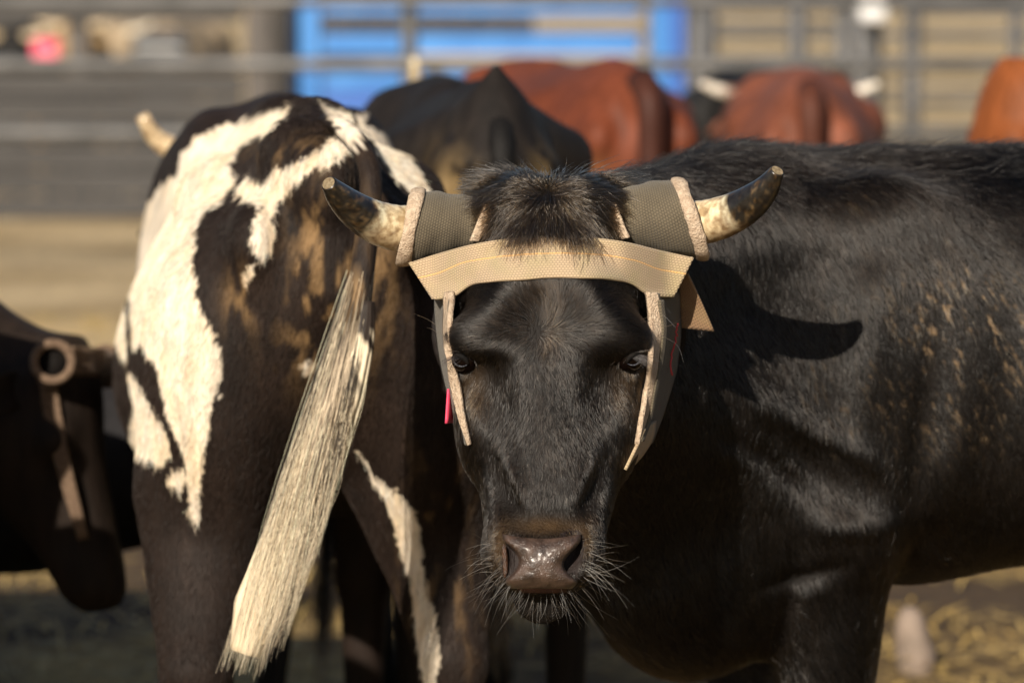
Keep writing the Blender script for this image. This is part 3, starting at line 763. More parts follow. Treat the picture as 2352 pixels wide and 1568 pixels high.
# torso, long axis along world X
T0 = np.array([0.263, 5.17, 0.0])
af.loft(T0, (1, 0, 0), (0, 1, 0), (0, 0, 1),
        [(-.03, 0, .84, .06, .09), (.03, 0, .84, .13, .17), (.12, 0, .835, .185, .24), (.25, 0, .845, .215, .28), (.42, 0, .865, .235, .275), (.62, 0, .875, .26, .268), (.85, 0, .858, .27, .292),
         (1.08, 0, .89, .25, .285), (1.28, 0, .925, .225, .265), (1.42, 0, .95, .195, .235), (1.52, 0, .97, .13, .17), (1.58, 0, .99, .04, .06)], .06, 2.2)
af.cone((.50, 5.17, 1.09), (.95, 5.17, 1.105), .045, .04, .06); af.cone((.95, 5.17, 1.115), (1.6, 5.17, 1.12), .035, .035, .06)
SHX = 0.40
for s in (-1, 1):
    y = 5.17+s*.15
    af.ell((SHX+.08, 5.17+s*.165, .90), (.15, .075, .22), .07)
    af.ell((SHX-.02, 5.17+s*.16, .72), (.12, .08, .12), .06)
    if s < 0:
        af.cone((SHX+.01, y-.01, .68), (SHX+.02, y, .40), .098, .052, .05)
        af.cone((SHX+.02, y, .39), (SHX+.01, y, .14), .045, .031, .02); af.cone((SHX+.01, y, .13), (SHX-.03, y, .06), .034, .038, .02); af.cone((SHX-.035, y, .045), (SHX-.045, y, .03), .047, .052, .02)
    else:
        af.cone((SHX-.05, y, .68), (SHX-.075, y, .40), .085, .047, .05)
        af.cone((SHX-.075, y, .39), (SHX-.09, y, .14), .042, .03, .02); af.cone((SHX-.09, y, .13), (SHX-.13, y, .06), .033, .038, .02); af.cone((SHX-.135, y, .045), (SHX-.145, y, .03), .047, .052, .02)
    xh = .263+1.36
    af.ell((xh-.05, 5.17+s*.125, .80), (.165, .095, .25), .07)
    af.cone((xh-.02, 5.17+s*.14, .66), (xh+.09, 5.17+s*.155, .44), .095, .048, .05)
    af.cone((xh+.10, 5.17+s*.155, .45), (xh+.075, 5.17+s*.155, .16), .043, .031, .02)
    af.cone((xh+.075, 5.17+s*.155, .15), (xh+.03, 5.17+s*.155, .07), .034, .036, .02); af.cone((xh+.03, 5.17+s*.155, .045), (xh+.02, 5.17+s*.155, .03), .045, .05, .02)
# folds and muscle relief on the near side (camera side)
def fold(px, py, rx, rz, amp, ang=0, d=4.93): af.bump(P(px, py, d), (rx, .09, rz), amp, Matrix.Rotation(R(ang), 3, 'Y'))
fold(2115, 1060, .018, .11, .010, 4); fold(1835, 960, .085, .016, -.009, 32); fold(1790, 1075, .09, .014, .009, 34)
fold(1900, 1100, .07, .014, .010, 40); fold(1700, 1040, .05, .012, -.006, 25); fold(1965, 1205, .05, .020, -.010, 0); fold(1990, 1120, .05, .02, .008, 35)
fold(1850, 1330, .045, .010, .009, -15); fold(2210, 1130, .035, .10, -.008, 8); fold(2050, 560, .14, .03, .006, -12); fold(2000, 830, .03, .16, -.008, 6)
fold(2290, 1000, .03, .14, .006, 10); fold(1700, 700, .06, .05, .007, 0); fold(1880, 420, .10, .02, .005, 5)
fold(1640, 1210, .012, .12, .010, 3, 5.0); fold(1815, 1480, .012, .09, .012, 2); fold(1760, 930, .05, .02, -.007, 38); fold(1930, 1010, .06, .018, -.006, 30); fold(2150, 900, .02, .12, .006, 3); fold(2040, 1290, .05, .03, -.007, -20)
V, Q = af.mesh(.0042)
VN, FN = vert_normals(V, Q)
ix, iy, idp = toimg(V)
def headmask(p):
    x, y, d = toimg(p); lim = 4.64+0*x
    return (x > 1030) & (x < 1500) & (y > 380) & (y < 1410) & (d < 4.70)
def steer_col(p, hair=False):
    x, y, d = toimg(p); hm = headmask(p)
    n = fbm(p*22, 3)[:, None]; n2 = fbm(p*9, 8)[:, None]
    c = BLK*(.75+.6*n)
    brown = np.array([.016, .009, .005])
    c = c*(1-.35*n2)+brown*.35*n2*.8
    def blob(cx, cy, rx, ry): return np.exp(-(((x-cx)/rx)**2+((y-cy)/ry)**2))[:, None]*hm[:, None]
    tan = np.array([.060, .034, .014])
    for cx, cy, rx, ry, a in ((1085, 890, 28, 60, .5), (1440, 880, 30, 60, .35), (1257, 1208, 75, 20, .75), (1262, 750, 14, 60, .20), (1262, 680, 60, 30, .06), (1148, 1255, 20, 50, .8), (1345, 1240, 16, 40, .6), (1258, 450, 60, 60, .3)):
        a_ = blob(cx, cy, rx, ry)*a*(.5+.8*n); a_ = np.clip(a_, 0, 1); c = c*(1-a_)+tan*a_
    # dust caught in the flank coat
    body = (~hm)[:, None]
    q_ = p+np.stack([p[:, 2]*.45, 0*x, 0*x], 1)
    fl = np.clip(fbm(q_*np.array([230, 230, 70]), 12)[:, None]-.62, 0, 1)*7
    dust = body*fl*np.clip(1.2*np.exp(-(((x-2230)/150)**2+((y-740)/110)**2))+.35*np.exp(-(((x-2150)/260)**2+((y-880)/160)**2))+.4*np.exp(-(((x-1965)/50)**2+((y-460)/30)**2)), 0, 1)[:, None]
    dust = np.clip(dust, 0, .8); c = c*(1-dust)+np.array([.22, .15, .085])*dust
    return c
root = empty("steer", (0, 0, 0)); tag(root, "black horned steer turning its wrapped head straight to the camera, whiskered wet muzzle", "steer")
me = mesh_np("body", V, Q); c = steer_col(V)
hmv = headmask(V)
# bare skin round nostrils, lips, eyes
nos = hmv & ((((ix-1182)/26)**2+((iy-1270)/46)**2 < 1) | (((ix-1312)/32)**2+((iy-1262)/50)**2 < 1) | (((ix-1246)/100)**2+((iy-1300)/60)**2 < 1))
c[nos] = np.array([.016, .011, .010])*(.8+.5*fbm(V[nos]*60, 2)[:, None])
lip = hmv & (np.abs(iy-1354) < 7) & (np.abs(ix-1246) < 55); c[lip] = (.09, .05, .045)
set_col(me, c); obj("body", me, root, [COAT])

# ---- fur
fc = V[Q].mean(1); fx, fy, fd = toimg(fc); fnn = FN/(np.linalg.norm(FN, axis=1, keepdims=True)+1e-12)
camdir = np.array([0, 0, CAM_H])-fc; camdir /= np.linalg.norm(camdir, axis=1, keepdims=True); facing = (fnn*camdir).sum(1)
fh = headmask(fc)
STRAP_TOP = [(938, 604), (1000, 584), (1085, 561), (1180, 547), (1260, 543), (1350, 545), (1440, 556), (1510, 573), (1594, 592)]
STRAP_BOT = [(992, 687), (1040, 679), (1078, 655), (1130, 646), (1200, 641), (1260, 637), (1340, 637), (1405, 641), (1452, 653), (1488, 674), (1548, 683)]
strap_poly = STRAP_TOP+STRAP_BOT[::-1]
def grow(poly, k):
    cx = np.mean([p[0] for p in poly]); cy = np.mean([p[1] for p in poly])
    return [(x+(k if x > cx else -k)*0, y+(k if y > cy else -k)) for x, y in poly]
skip = inpoly(fx, fy, grow(strap_poly, -7)) & (fd < 4.72)
nosepad = [(1158, 1226), (1200, 1240), (1246, 1244), (1295, 1238), (1336, 1222), (1322, 1250), (1302, 1278), (1302, 1305), (1318, 1330), (1305, 1350), (1250, 1356), (1190, 1352), (1176, 1330), (1186, 1305), (1186, 1280), (1168, 1250)]
bare = fh & (inpoly(fx, fy, nosepad) | (((fx-1180)/24)**2+((fy-1272)/40)**2 < 1) | (((fx-1312)/28)**2+((fy-1262)/46)**2 < 1) | (((fx-1062)/13)**2+((fy-827)/11)**2 < 1) | (((fx-1451)/15)**2+((fy-824)/11)**2 < 1) | ((np.abs(fy-1354) < 6) & (np.abs(fx-1246) < 58)))
wt = np.where(fh & (facing > -.25) & ~skip & ~bare & (fy > 540), 1.0, 0.0)
p, n, fi = scatter(V, Q, FN, 150000, wt)
x, y, d = toimg(p)
# comb: radiates from the whorl between the brows, then down the nose
dx = (x-1262)/200; dy = (y-745)/200
up = 1/(1+np.exp((y-770)/22))
vx = dx*1.15*np.where(y < 800, 1, .45); vy = np.where(dy < 0, dy*.9-.06, .35+dy*1.2)
vy = vy*(1-up)+(-.42+dy*.6+np.abs(dx)*.35)*up
below = np.clip((y-900)/150, 0, 1); vy = vy*(1-below)+1.0*below
swirl = .6*(fbm(p*14, 31)-.5)+.9*(fbm(p*60, 33)-.5)
comb = EX[None]*(vx+swirl*1.1)[:, None]-EU[None]*vy[:, None]+1e-4
L = .011+.004*up+.003*np.exp(-((y-750)/60)**2); L = np.where(y > 1150, .0075, L); L = np.where((np.abs(dx) < .15) & (y < 760), L*1.35, L)
n1_ = vnoise(p*np.array([330, 330, 150]), 71)-.5; n2_ = vnoise(p*np.array([330, 330, 150]), 72)-.5; n3_ = vnoise(p*np.array([420, 420, 130]), 73)-.5
comb = comb/(np.linalg.norm(comb, axis=1, keepdims=True)+1e-9)+EX[None]*(n1_*.8)[:, None]+EU[None]*(n2_*.5)[:, None]
cc = steer_col(p)*np.exp(rng.normal(0, .5, len(p))+2.6*n3_)[:, None]*1.15
g = rng.random(len(p)); cc[g > .992] = (.20, .16, .12)
fur("face_fur", p, n, comb, L, .00024, cc, HAIR, root, lift=.17, jit=.13)
# neck, shoulder, flank, brisket and leg fur
wb = np.where(~fh & (facing > -.35) & (fx > 1380) & (fx < 2500) & (fy < 1640) & (fd > 4.6), 1.0, 0.0)
p, n, fi = scatter(V, Q, FN, 190000, wb); x, y, d = toimg(p)
sw = fbm(p*7, 41)-.5; sw2 = fbm(p*26, 43)-.5
comb = np.stack([.35+.9*sw+.7*sw2, 0*x, -1.0+.3*sw], 1)
top = np.clip((1.19-p[:, 2])/.06, 0, 1)
comb[:, 0] = comb[:, 0]*top+1.0*(1-top)
L = .016+.012*np.clip((p[:, 2]-.98)/.15, 0, 1)+.006*np.clip((.75-p[:, 2])/.1, 0, 1)
fur("body_fur", p, n, comb, L, .00026, steer_col(p)*np.exp(rng.normal(0, .5, len(p))+2.2*(vnoise(p*np.array([190, 190, 60]), 77)-.5))[:, None], HAIR, root, lift=.20, jit=.20)
# long crest hair along neck and withers
wc = np.where(~fh & (fc[:, 2] > 1.115) & (fc[:, 0] > .12) & (fc[:, 0] < 1.4) & (fnn[:, 2] > .35), 1.0, 0)
if wc.sum() > 0:
    p, n, fi = scatter(V, Q, FN, 9000, wc)
    comb = np.stack([.9+rng.normal(0, .3, len(p)), -.5+0*p[:, 0], .1+0*p[:, 0]], 1)
    fur("crest_hair", p, n, comb, .036+0*p[:, 0], .00028, steer_col(p)*1.2, HAIR, root, lift=.5, jit=.3, k=5)

# ---- forelock: long hair parting from the poll
def forelock():
    n = 6500; k = 9
    th = np.where(rng.random(n) < .93, rng.uniform(-.18, math.pi+.18, n), rng.uniform(math.pi, 2*math.pi, n))    # 0 right, pi/2 down
    th = math.pi/2+(th-math.pi/2)*(1-.12*np.cos(2*(th-math.pi/2)))
    r0 = rng.uniform(0, 1, n)**.7
    rx = 1260+np.cos(th)*r0*95+rng.normal(0, 5, n); ry = 432+np.abs(np.sin(th))*r0*58*np.where(np.sin(th) > 0, 1, -.10)+rng.normal(0, 4, n)+rng.uniform(-14, 26, n)*np.abs(np.cos(th))
    cl = rng.integers(0, 330, n); ca = rng.normal(0, .20, 330)[cl]; cl_l = rng.uniform(.6, 1.2, 330)[cl]
    thc = np.round(th/.085)*.085; ang = thc+ca+rng.normal(0, .03, n)
    Lpx = (66+118*np.abs(np.cos(th)))*cl_l*rng.uniform(.65, 1.08, n)
    Lpx = np.minimum(Lpx, np.where(np.cos(ang) > 0, 205-r0*50, 165-r0*45))
    bend = rng.normal(0, .28, 330)[cl]+rng.normal(0, .05, n)+.35*np.cos(ang)
    P_ = []; px = rx.copy(); py = ry.copy(); lift0 = rng.uniform(.15, 1, n)
    tip = (rng.random(n) < .25)
    wisp = rng.normal(0, .16, 330)[cl]+rng.normal(0, .03, n)
    for i in range(k):
        t = i/(k-1)
        dd = surf(np.clip(px, 1080, 1450), py)
        lf = .003+.022*lift0*np.sin(math.pi*min(1, t*.80+.08))+.012*tip*t
        pt = PA(px, py, np.minimum(dd, 4.66)-lf)
        pt[:, 2] += .007*np.sin(t*math.pi*.7)*lift0*(np.sin(ang) < .4)
        P_.append(pt)
        a = ang+bend*t+wisp*np.sin(t*6+cl); px = px+np.cos(a)*Lpx/(k-1); py = py+np.sin(a)*Lpx/(k-1)*np.where(np.sin(a) < 0, .45, 1)
    pts = np.stack(P_, 1)
    cc = np.array([.028, .0205, .0145])*np.exp(rng.normal(0, .6, 330))[cl][:, None]*np.exp(rng.normal(0, .4, (n, 1))); b = (rng.random(n) < .10); cc[b] = (.07, .048, .026)
    w_ = rng.random(n) < .006; cc[w_] = (.5, .48, .42)
    curves_obj("forelock", pts, rng.uniform(.0003, .00055, n), cc, HAIR, root)
forelock()

# ---- horns
def horn_front(side):
    if side < 0:
        path = [P(1090, 512, 4.65), P(1000, 520, 4.64), P(925, 526, 4.62), P(868, 512, 4.60), P(815, 482, 4.575), P(779, 450, 4.55), P(757, 424, 4.53)]
        rad = [.030, .031, .0285, .0260, .0215, .0160, .0100]
    else:
        path = [P(1440, 508, 4.65), P(1530, 512, 4.64), P(1605, 512, 4.62), P(1665, 497, 4.60), P(1722, 467, 4.575), P(1762, 430, 4.55), P(1783, 396, 4.535)]
        rad = [.030, .030, .0270, .0250, .0215, .0155, .0092]
    n = 56; seg = 32; pth = spline(path, n)
    s = np.r_[0, np.cumsum(np.linalg.norm(np.diff(np.array(path), axis=0), axis=1))]; tt = np.linspace(0, s[-1], n)
    r = smooth_interp(tt, s, np.array(rad))
    r = r*(1+.012*np.sin(tt*420)*(tt < s[3])+.010*(vnoise(np.stack([tt*90, 0*tt, 0*tt], 1), 5)-.5))
    # rounded edge, then the sawn end
    V_, F_ = tube(list(pth), list(r), seg, cap=False)
    d = pth[-1]-pth[-2]; d /= np.linalg.norm(d); V_ = [np.array(v) for v in V_]
    base = len(V_)
    ring = V_[-seg:]
    for sc, of in ((.95, .0018), (.84, .0030), (.80, .0030)):
        for v in ring: V_.append(pth[-1]+(v-pth[-1])*sc+d*of)
    for q in range(3):
        a0 = base-seg+q*seg
        for j in range(seg): F_.append((a0+j, a0+(j+1) % seg, a0+seg+(j+1) % seg, a0+seg+j))
    V_ = np.array(V_); me = mesh_np("horn", V_, F_)
    sv = np.concatenate([np.repeat(tt/s[-1], seg), np.ones(len(V_)-n*seg)])
    nz = fbm(V_*70, 9)-.5; k = np.clip((sv+.10*nz+.02-.66)/.035, 0, 1)[:, None]
    pale = np.array([.72, .60, .40]); grn = np.array([.42, .44, .36]); dk = np.array([.022, .019, .017])
    kb = np.exp(-((sv-.63)/.03)**2)[:, None]
    cc = pale*(1-kb*.6)+grn*kb*.6
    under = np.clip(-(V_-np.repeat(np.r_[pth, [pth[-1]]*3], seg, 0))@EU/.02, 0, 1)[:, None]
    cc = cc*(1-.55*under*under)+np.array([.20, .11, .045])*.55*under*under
    st = np.clip((fbm(V_*120, 21)-.56)*8, 0, 1)[:, None]; cc = cc*(1-.5*st)+np.array([.16, .09, .05])*.5*st
    dk2 = dk*.7+np.array([.09, .055, .022])*np.clip((fbm(V_*190, 23)-.55)*5, 0, 1)[:, None]
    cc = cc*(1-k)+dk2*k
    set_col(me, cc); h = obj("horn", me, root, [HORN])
    # sawn face
    V2 = [pth[-1]+d*.0032]+[pth[-1]+(v-pth[-1])*.80+d*.0032 for v in ring]; F2 = [(0, 1+j, 1+(j+1) % seg) for j in range(seg)]
    obj("sawn_tip", mesh_np("sawn_tip", V2, F2, False), h, [rough_mat("sawn_horn", (.22, .15, .075), (.46, .36, .22), 260, .8, .8)])
horn_front(-1); horn_front(1)

# ---- eyes
eyem, nt, b = newmat("eye_gloss"); b.inputs["Base Color"].default_value = (.004, .002, .0015, 1); b.inputs["Roughness"].default_value = .05; b.inputs["Specular IOR Level"].default_value = .16
lidm = rough_mat("eyelid_skin", (.004, .0035, .0032), (.008, .006, .005), 120, .75, .5, 300, dist=.002)
lidm.node_tree.nodes['Principled BSDF'].inputs['Specular IOR Level'].default_value = .12
def eye(ex_, ey, sx):
    r = .0170
    front = float(surf(ex_-sx*24, ey-26))
    c = np.array(P(ex_-sx*5, ey-1, front+.0300))
    V_ = []; F_ = []; nu, nv = 40, 24
    for i in range(nu):
        for j in range(nv+1):
            a = 2*math.pi*i/nu; b_ = -math.pi/2+math.pi*j/nv
            V_.append(c+r*np.array([math.cos(a)*math.cos(b_), math.sin(a)*math.cos(b_), math.sin(b_)]))
    for i in range(nu):
        for j in range(nv): a = i*(nv+1)+j; b2 = ((i+1) % nu)*(nv+1)+j; F_.append((a, b2, b2+1, a+1))
    e = obj("eye", mesh_np("eye", V_, F_), root, [eyem])
    # lid margins: two arcs meeting at the corners, laid on the eyeball
    look = np.array([sx*.30, -.95, -.02]); look /= np.linalg.norm(look); rt = np.cross(look, [0, 0, 1.]); rt /= np.linalg.norm(rt); upv = np.cross(rt, look)
    tl = R(26)*(-sx)*(1 if rt[0] > 0 else -1)
    A_ = rt*math.cos(tl)-upv*math.sin(tl); B_ = rt*math.sin(tl)+upv*math.cos(tl)
    for nm, h, rr_, mt in (("upper_eyelid", .30, .0034, lidm), ("lower_eyelid", -.40, .0011, lidl)):
        path = []
        for i in range(17):
            t = -1+2*i/16; v = look+A_*t*.66+B_*h*(1-abs(t)**2.2)
            path.append(c+v/np.linalg.norm(v)*(r+.0012))
        V2, F2 = tube(path, [rr_*(.45+.55*math.sin(math.pi*i/16)) for i in range(17)], 10); obj(nm, mesh_np(nm, V2, F2), e, [mt])
        if h > 0: arc = path
    nl = 46; k_ = 8+rng.uniform(-2.5, 7, nl)*(1 if (arc[-1]-arc[0])[0]*sx > 0 else -1); arc = np.array(arc); root_p = arc[k_.astype(int)]*(1-(k_ % 1))[:, None]+arc[np.minimum(k_.astype(int)+1, 16)]*(k_ % 1)[:, None]
    ll = rng.uniform(.012, .022, (nl, 1)); ts = np.linspace(0, 1, 5)
    out = look*.45+np.array([sx*.95, 0, .0])
    pts = root_p[:, None]+(out+rng.normal(0, .12, (nl, 3)))[:, None]*ts[None, :, None]*ll[:, None]*.9-upv*(ts[None, :, None]**1.4)*ll[:, None]*.55
    curves_obj("eyelashes", pts, np.full(nl, .0002), np.tile((.015, .013, .013), (nl, 1)), HAIR, e)
lidl = rough_mat("lower_lid_rim", (.012, .013, .018), (.022, .024, .034), 120, .35, .3)
eye(1062, 825, -1); eye(1451, 822, 1)

# ---- nose pad
def nose():
    m, nt, b = newmat("wet_nose_leather"); L_ = nt.links.new
    tc = N(nt, "ShaderNodeTexCoord"); vo = N(nt, "ShaderNodeTexVoronoi"); vo.feature = 'DISTANCE_TO_EDGE'; vo.inputs["Scale"].default_value = 420
    L_(tc.outputs["Object"], vo.inputs["Vector"])
    pw_ = N(nt, "ShaderNodeMath"); pw_.operation = 'MINIMUM'; pw_.inputs[1].default_value = .25; L_(vo.outputs[0], pw_.inputs[0])
    bp = N(nt, "ShaderNodeBump"); bp.inputs["Strength"].default_value = .85; bp.inputs["Distance"].default_value = .0019; L_(pw_.outputs[0], bp.inputs["Height"]); L_(bp.outputs[0], b.inputs["Normal"])
    nz = N(nt, "ShaderNodeTexNoise"); nz.inputs["Scale"].default_value = 70; nz.inputs["Detail"].default_value = 5; L_(tc.outputs["Object"], nz.inputs["Vector"])
    cr = N(nt, "ShaderNodeValToRGB"); cr.color_ramp.elements[0].color = (.028, .016, .0105, 1); cr.color_ramp.elements[1].color = (.078, .046, .032, 1)
    cr.color_ramp.elements[0].position = .35; cr.color_ramp.elements[1].position = .65
    L_(nz.outputs[0], cr.inputs[0]); L_(cr.outputs[0], b.inputs["Base Color"])
    b.inputs["Roughness"].default_value = .42; b.inputs["Specular IOR Level"].default_value = .6; b.inputs["Coat Weight"].default_value = .5; b.inputs["Coat Roughness"].default_value = .30
    nu, nv = 60, 44
    ys = [1226, 1240, 1256, 1272, 1288, 1304, 1320, 1336, 1352]
    lx = [1164, 1166, 1180, 1193, 1198, 1194, 1182, 1170, 1184]; rx = [1326, 1325, 1315, 1301, 1291, 1291, 1302, 1318, 1306]
    lx = [1246-(1246-q)*1.10 for q in lx]; rx = [1246+(q-1246)*1.09 for q in rx]
    V_ = []; F_ = []
    for j in range(nv):
        t = j/(nv-1); y = 1226+t*(1351-1226)
        a = smooth_interp(np.array([y]), ys, lx)[0]-2; b_ = smooth_interp(np.array([y]), ys, rx)[0]+2
        for i in range(nu):
            u = i/(nu-1)*2-1; x = (a+b_)/2+(b_-a)/2*u
            yy = y+(10*(1-u*u) if True else 0)*(1-t)**2*1.0
            prof = 4.385+.012*u*u*abs(u)+.010*(max(0, .25-t)/.25)**2+.012*(max(0, t-.72)/.28)**2-.004*math.sin(math.pi*t)
            prof += .0022*math.exp(-(u/.07)**2)*max(0, t-.35)          # philtrum
            prof += .006*(1-t)**3*math.exp(-((abs(u)-.0)/.35)**2)
            ee = max(0, abs(u)-.86)/.14; prof += .012*ee*ee
            prof += .0012*(float(vnoise(np.array([x*.09, y*.09, 1.0]), 3))-.5)
            V_.append(P(x, yy, prof))
    for j in range(nv-1):
        for i in range(nu-1): a = j*nu+i; F_.append((a, a+nu, a+nu+1, a+1))
    # skirt going back into the face
    edge = [i for i in range(nu)]+[j*nu+nu-1 for j in range(1, nv)]+[(nv-1)*nu+i for i in range(nu-2, -1, -1)]+[j*nu for j in range(nv-2, 0, -1)]
    cen = np.array(P(1246, 1290, 4.45)); base = len(V_)
    for e_ in edge: v = np.array(V_[e_]); V_.append(v+(cen-v)*.06+EF*.035)
    for q in range(len(edge)): q2 = (q+1) % len(edge); F_.append((edge[q], edge[q2], base+q2, base+q))
    obj("nose_pad", mesh_np("nose_pad", V_, F_), root, [m])
nose()
# whiskers
def whiskers():
    n = 150; k = 8; pts = []
    rad = []
    for i in range(n):
        a = rng.uniform(-.25, math.pi+.25)        # 0 right, pi/2 down
        cx, cy = 1246+math.cos(a)*rng.uniform(85, 128)*(1 if abs(math.cos(a)) > .5 else .9), 1318+math.sin(a)*rng.uniform(50, 72) - abs(math.cos(a))*rng.uniform(0, 85)
        L_ = rng.uniform(.018, .034)*(1.0+.9*abs(math.cos(a))*rng.random()**1.5)
        d0 = np.array([math.cos(a)*1.0, -.55*rng.random(), -math.sin(a)*1.0+.15*abs(math.cos(a))+rng.normal(0, .12)]); d0 /= np.linalg.norm(d0)
        g = rng.uniform(.1, .6); q = np.array(P(cx, cy, min(4.60, float(surf(np.clip(cx, 1140, 1350), min(cy, 1380)))+.002)))
        sw_ = rng.normal(0, .25, 3); seg = []
        for j in range(k):
            t = j/(k-1); seg.append(q+d0*L_*t+np.array([0, 0, -1])*g*L_*t*t*(1 if abs(math.cos(a)) > .3 else -.1)+sw_*L_*t*t)
        pts.append(seg); rad.append(rng.uniform(.00012, .00021))
    cc = np.tile((.55, .50, .42), (n, 1))*rng.uniform(.4, 1.1, (n, 1)); dk = rng.random(n) < .3; cc[dk] = (.10, .07, .05)
    curves_obj("whiskers", np.array(pts), np.array(rad), cc, HAIR, root)
    # a few long brow hairs
    pts = []
    for (x0, y0, x1, y1, x2, y2) in ((1475, 733, 1520, 722, 1552, 752), (1466, 742, 1500, 738, 1530, 745), (1490, 745, 1545, 745, 1568, 728), (1520, 770, 1560, 800, 1570, 832), (1000, 745, 975, 730, 950, 720), (1005, 765, 990, 755, 980, 752)):
        q = [np.array(P(x0, y0, 4.50)), np.array(P(x1, y1, 4.47)), np.array(P(x2, y2, 4.46))]; pts.append(spline(q, 8))
    curves_obj("brow_hairs", np.array(pts), np.full(len(pts), .00022), np.tile((.35, .3, .26), (len(pts), 1)), HAIR, root)
whiskers()
# crusted mucus in the nostril
gm = rough_mat("wet_orange_crust", (.060, .024, .010), (.02, .010, .007), 200, .25, .6, dist=.003)
f2 = Field()
for (x, y, r) in ((1157, 1258, .003), (1160, 1266, .0035), (1158, 1276, .0035), (1162, 1286, .004), (1159, 1297, .004), (1162, 1308, .0035), (1160, 1319, .003)):
    f2.ell(P(x, y, float(surf(x-6, y))+.0012), (r*.55, r*.5, r*1.7), .004)
V2, Q2 = f2.mesh(.0011); obj("crust", mesh_np("crust", V2, Q2), root, [gm])
# ears behind the cheek panels, ear tag on the left one
em = coat_mat("ear_coat"); ec = np.array([.012, .009, .008])
for a, b_ in ((P(1075, 640, 4.74), P(1035, 870, 4.74)), (P(1480, 640, 4.74), P(1545, 850, 4.78))):
    V2, F2 = ear_mesh(np.array(a), np.array(b_), .032, (0, -1, 0)); m2 = mesh_np("ear", V2, F2); set_col(m2, np.tile(ec, (len(V2), 1))); eo = obj("ear", m2, root, [em])
    if a[0] < 0.1 and b_[0] < 0:
        pk = rough_mat("pink_tag_plastic", (.75, .05, .12), (.85, .08, .16), 20, .45, .05)
        bb = [np.array(P(1029, 893, 4.60)), np.array(P(1024, 972, 4.60))]
        ribbon("ear_tag", [bb[0], (bb[0]+bb[1])/2, bb[1]], [bb[0]+EF*.05+EX*.012, (bb[0]+bb[1])/2+EF*.05+EX*.014, bb[1]+EF*.05+EX*.012], pk, eo, .0022, 8, 6)
        wp = rough_mat("grey_tag_plastic", (.42, .42, .44), (.5, .5, .52), 20, .5, .05)
        bb = [np.array(P(1040, 900, 4.66)), np.array(P(1052, 1008, 4.66))]
        ribbon("ear_tag_back", [bb[0], (bb[0]+bb[1])/2, bb[1]], [bb[0]+EX*.012, (bb[0]+bb[1])/2+EX*.016, bb[1]+EX*.006], wp, eo, .002, 8, 6)
# tail hanging at the rump
add_tail(root, [(1.80, 5.17, 1.10), (1.87, 5.16, 1.07), (1.89, 5.15, .95), (1.885, 5.15, .7), (1.875, 5.14, .5)], .034, .016, .3, BLK, BLK, COAT, 300, .06)

# ================================================================== HORN WRAP worn by the steer
WEB = weave_mat("tan_webbing", (.46, .345, .225), (.27, .19, .115), .0042, .0026, stripe=(.020, .0008, (.80, .42, .12)), dirt=(.34, .28, .15), dirtamt=.75, bump=1.0)
WEB2 = weave_mat("brown_webbing", (.26, .155, .085), (.13, .075, .038), .0034, .0030, dirtamt=.3, bump=1.0)
CANV = weave_mat("olive_canvas", (.120, .098, .066), (.038, .031, .021), .0036, .0028, dirt=(.19, .155, .105), dirtamt=.3, bump=1.0)
FLE = rough_mat("tan_fleece", (.40, .29, .20), (.56, .44, .32), 160, .95, 1.0, 420, dist=.004)
THR = rough_mat("red_thread", (.45, .03, .04), (.6, .06, .06), 60, .6, .2)
hw_root = empty("horn_wrap", P(1262, 600, 4.5)); tag(hw_root, "tan and olive canvas horn wrap strapped round the front black steer's head", "horn wrap")
def W(o): # world-space parts under the wrap root
    o.matrix_parent_inverse = Matrix.Translation(-hw_root.location); return o
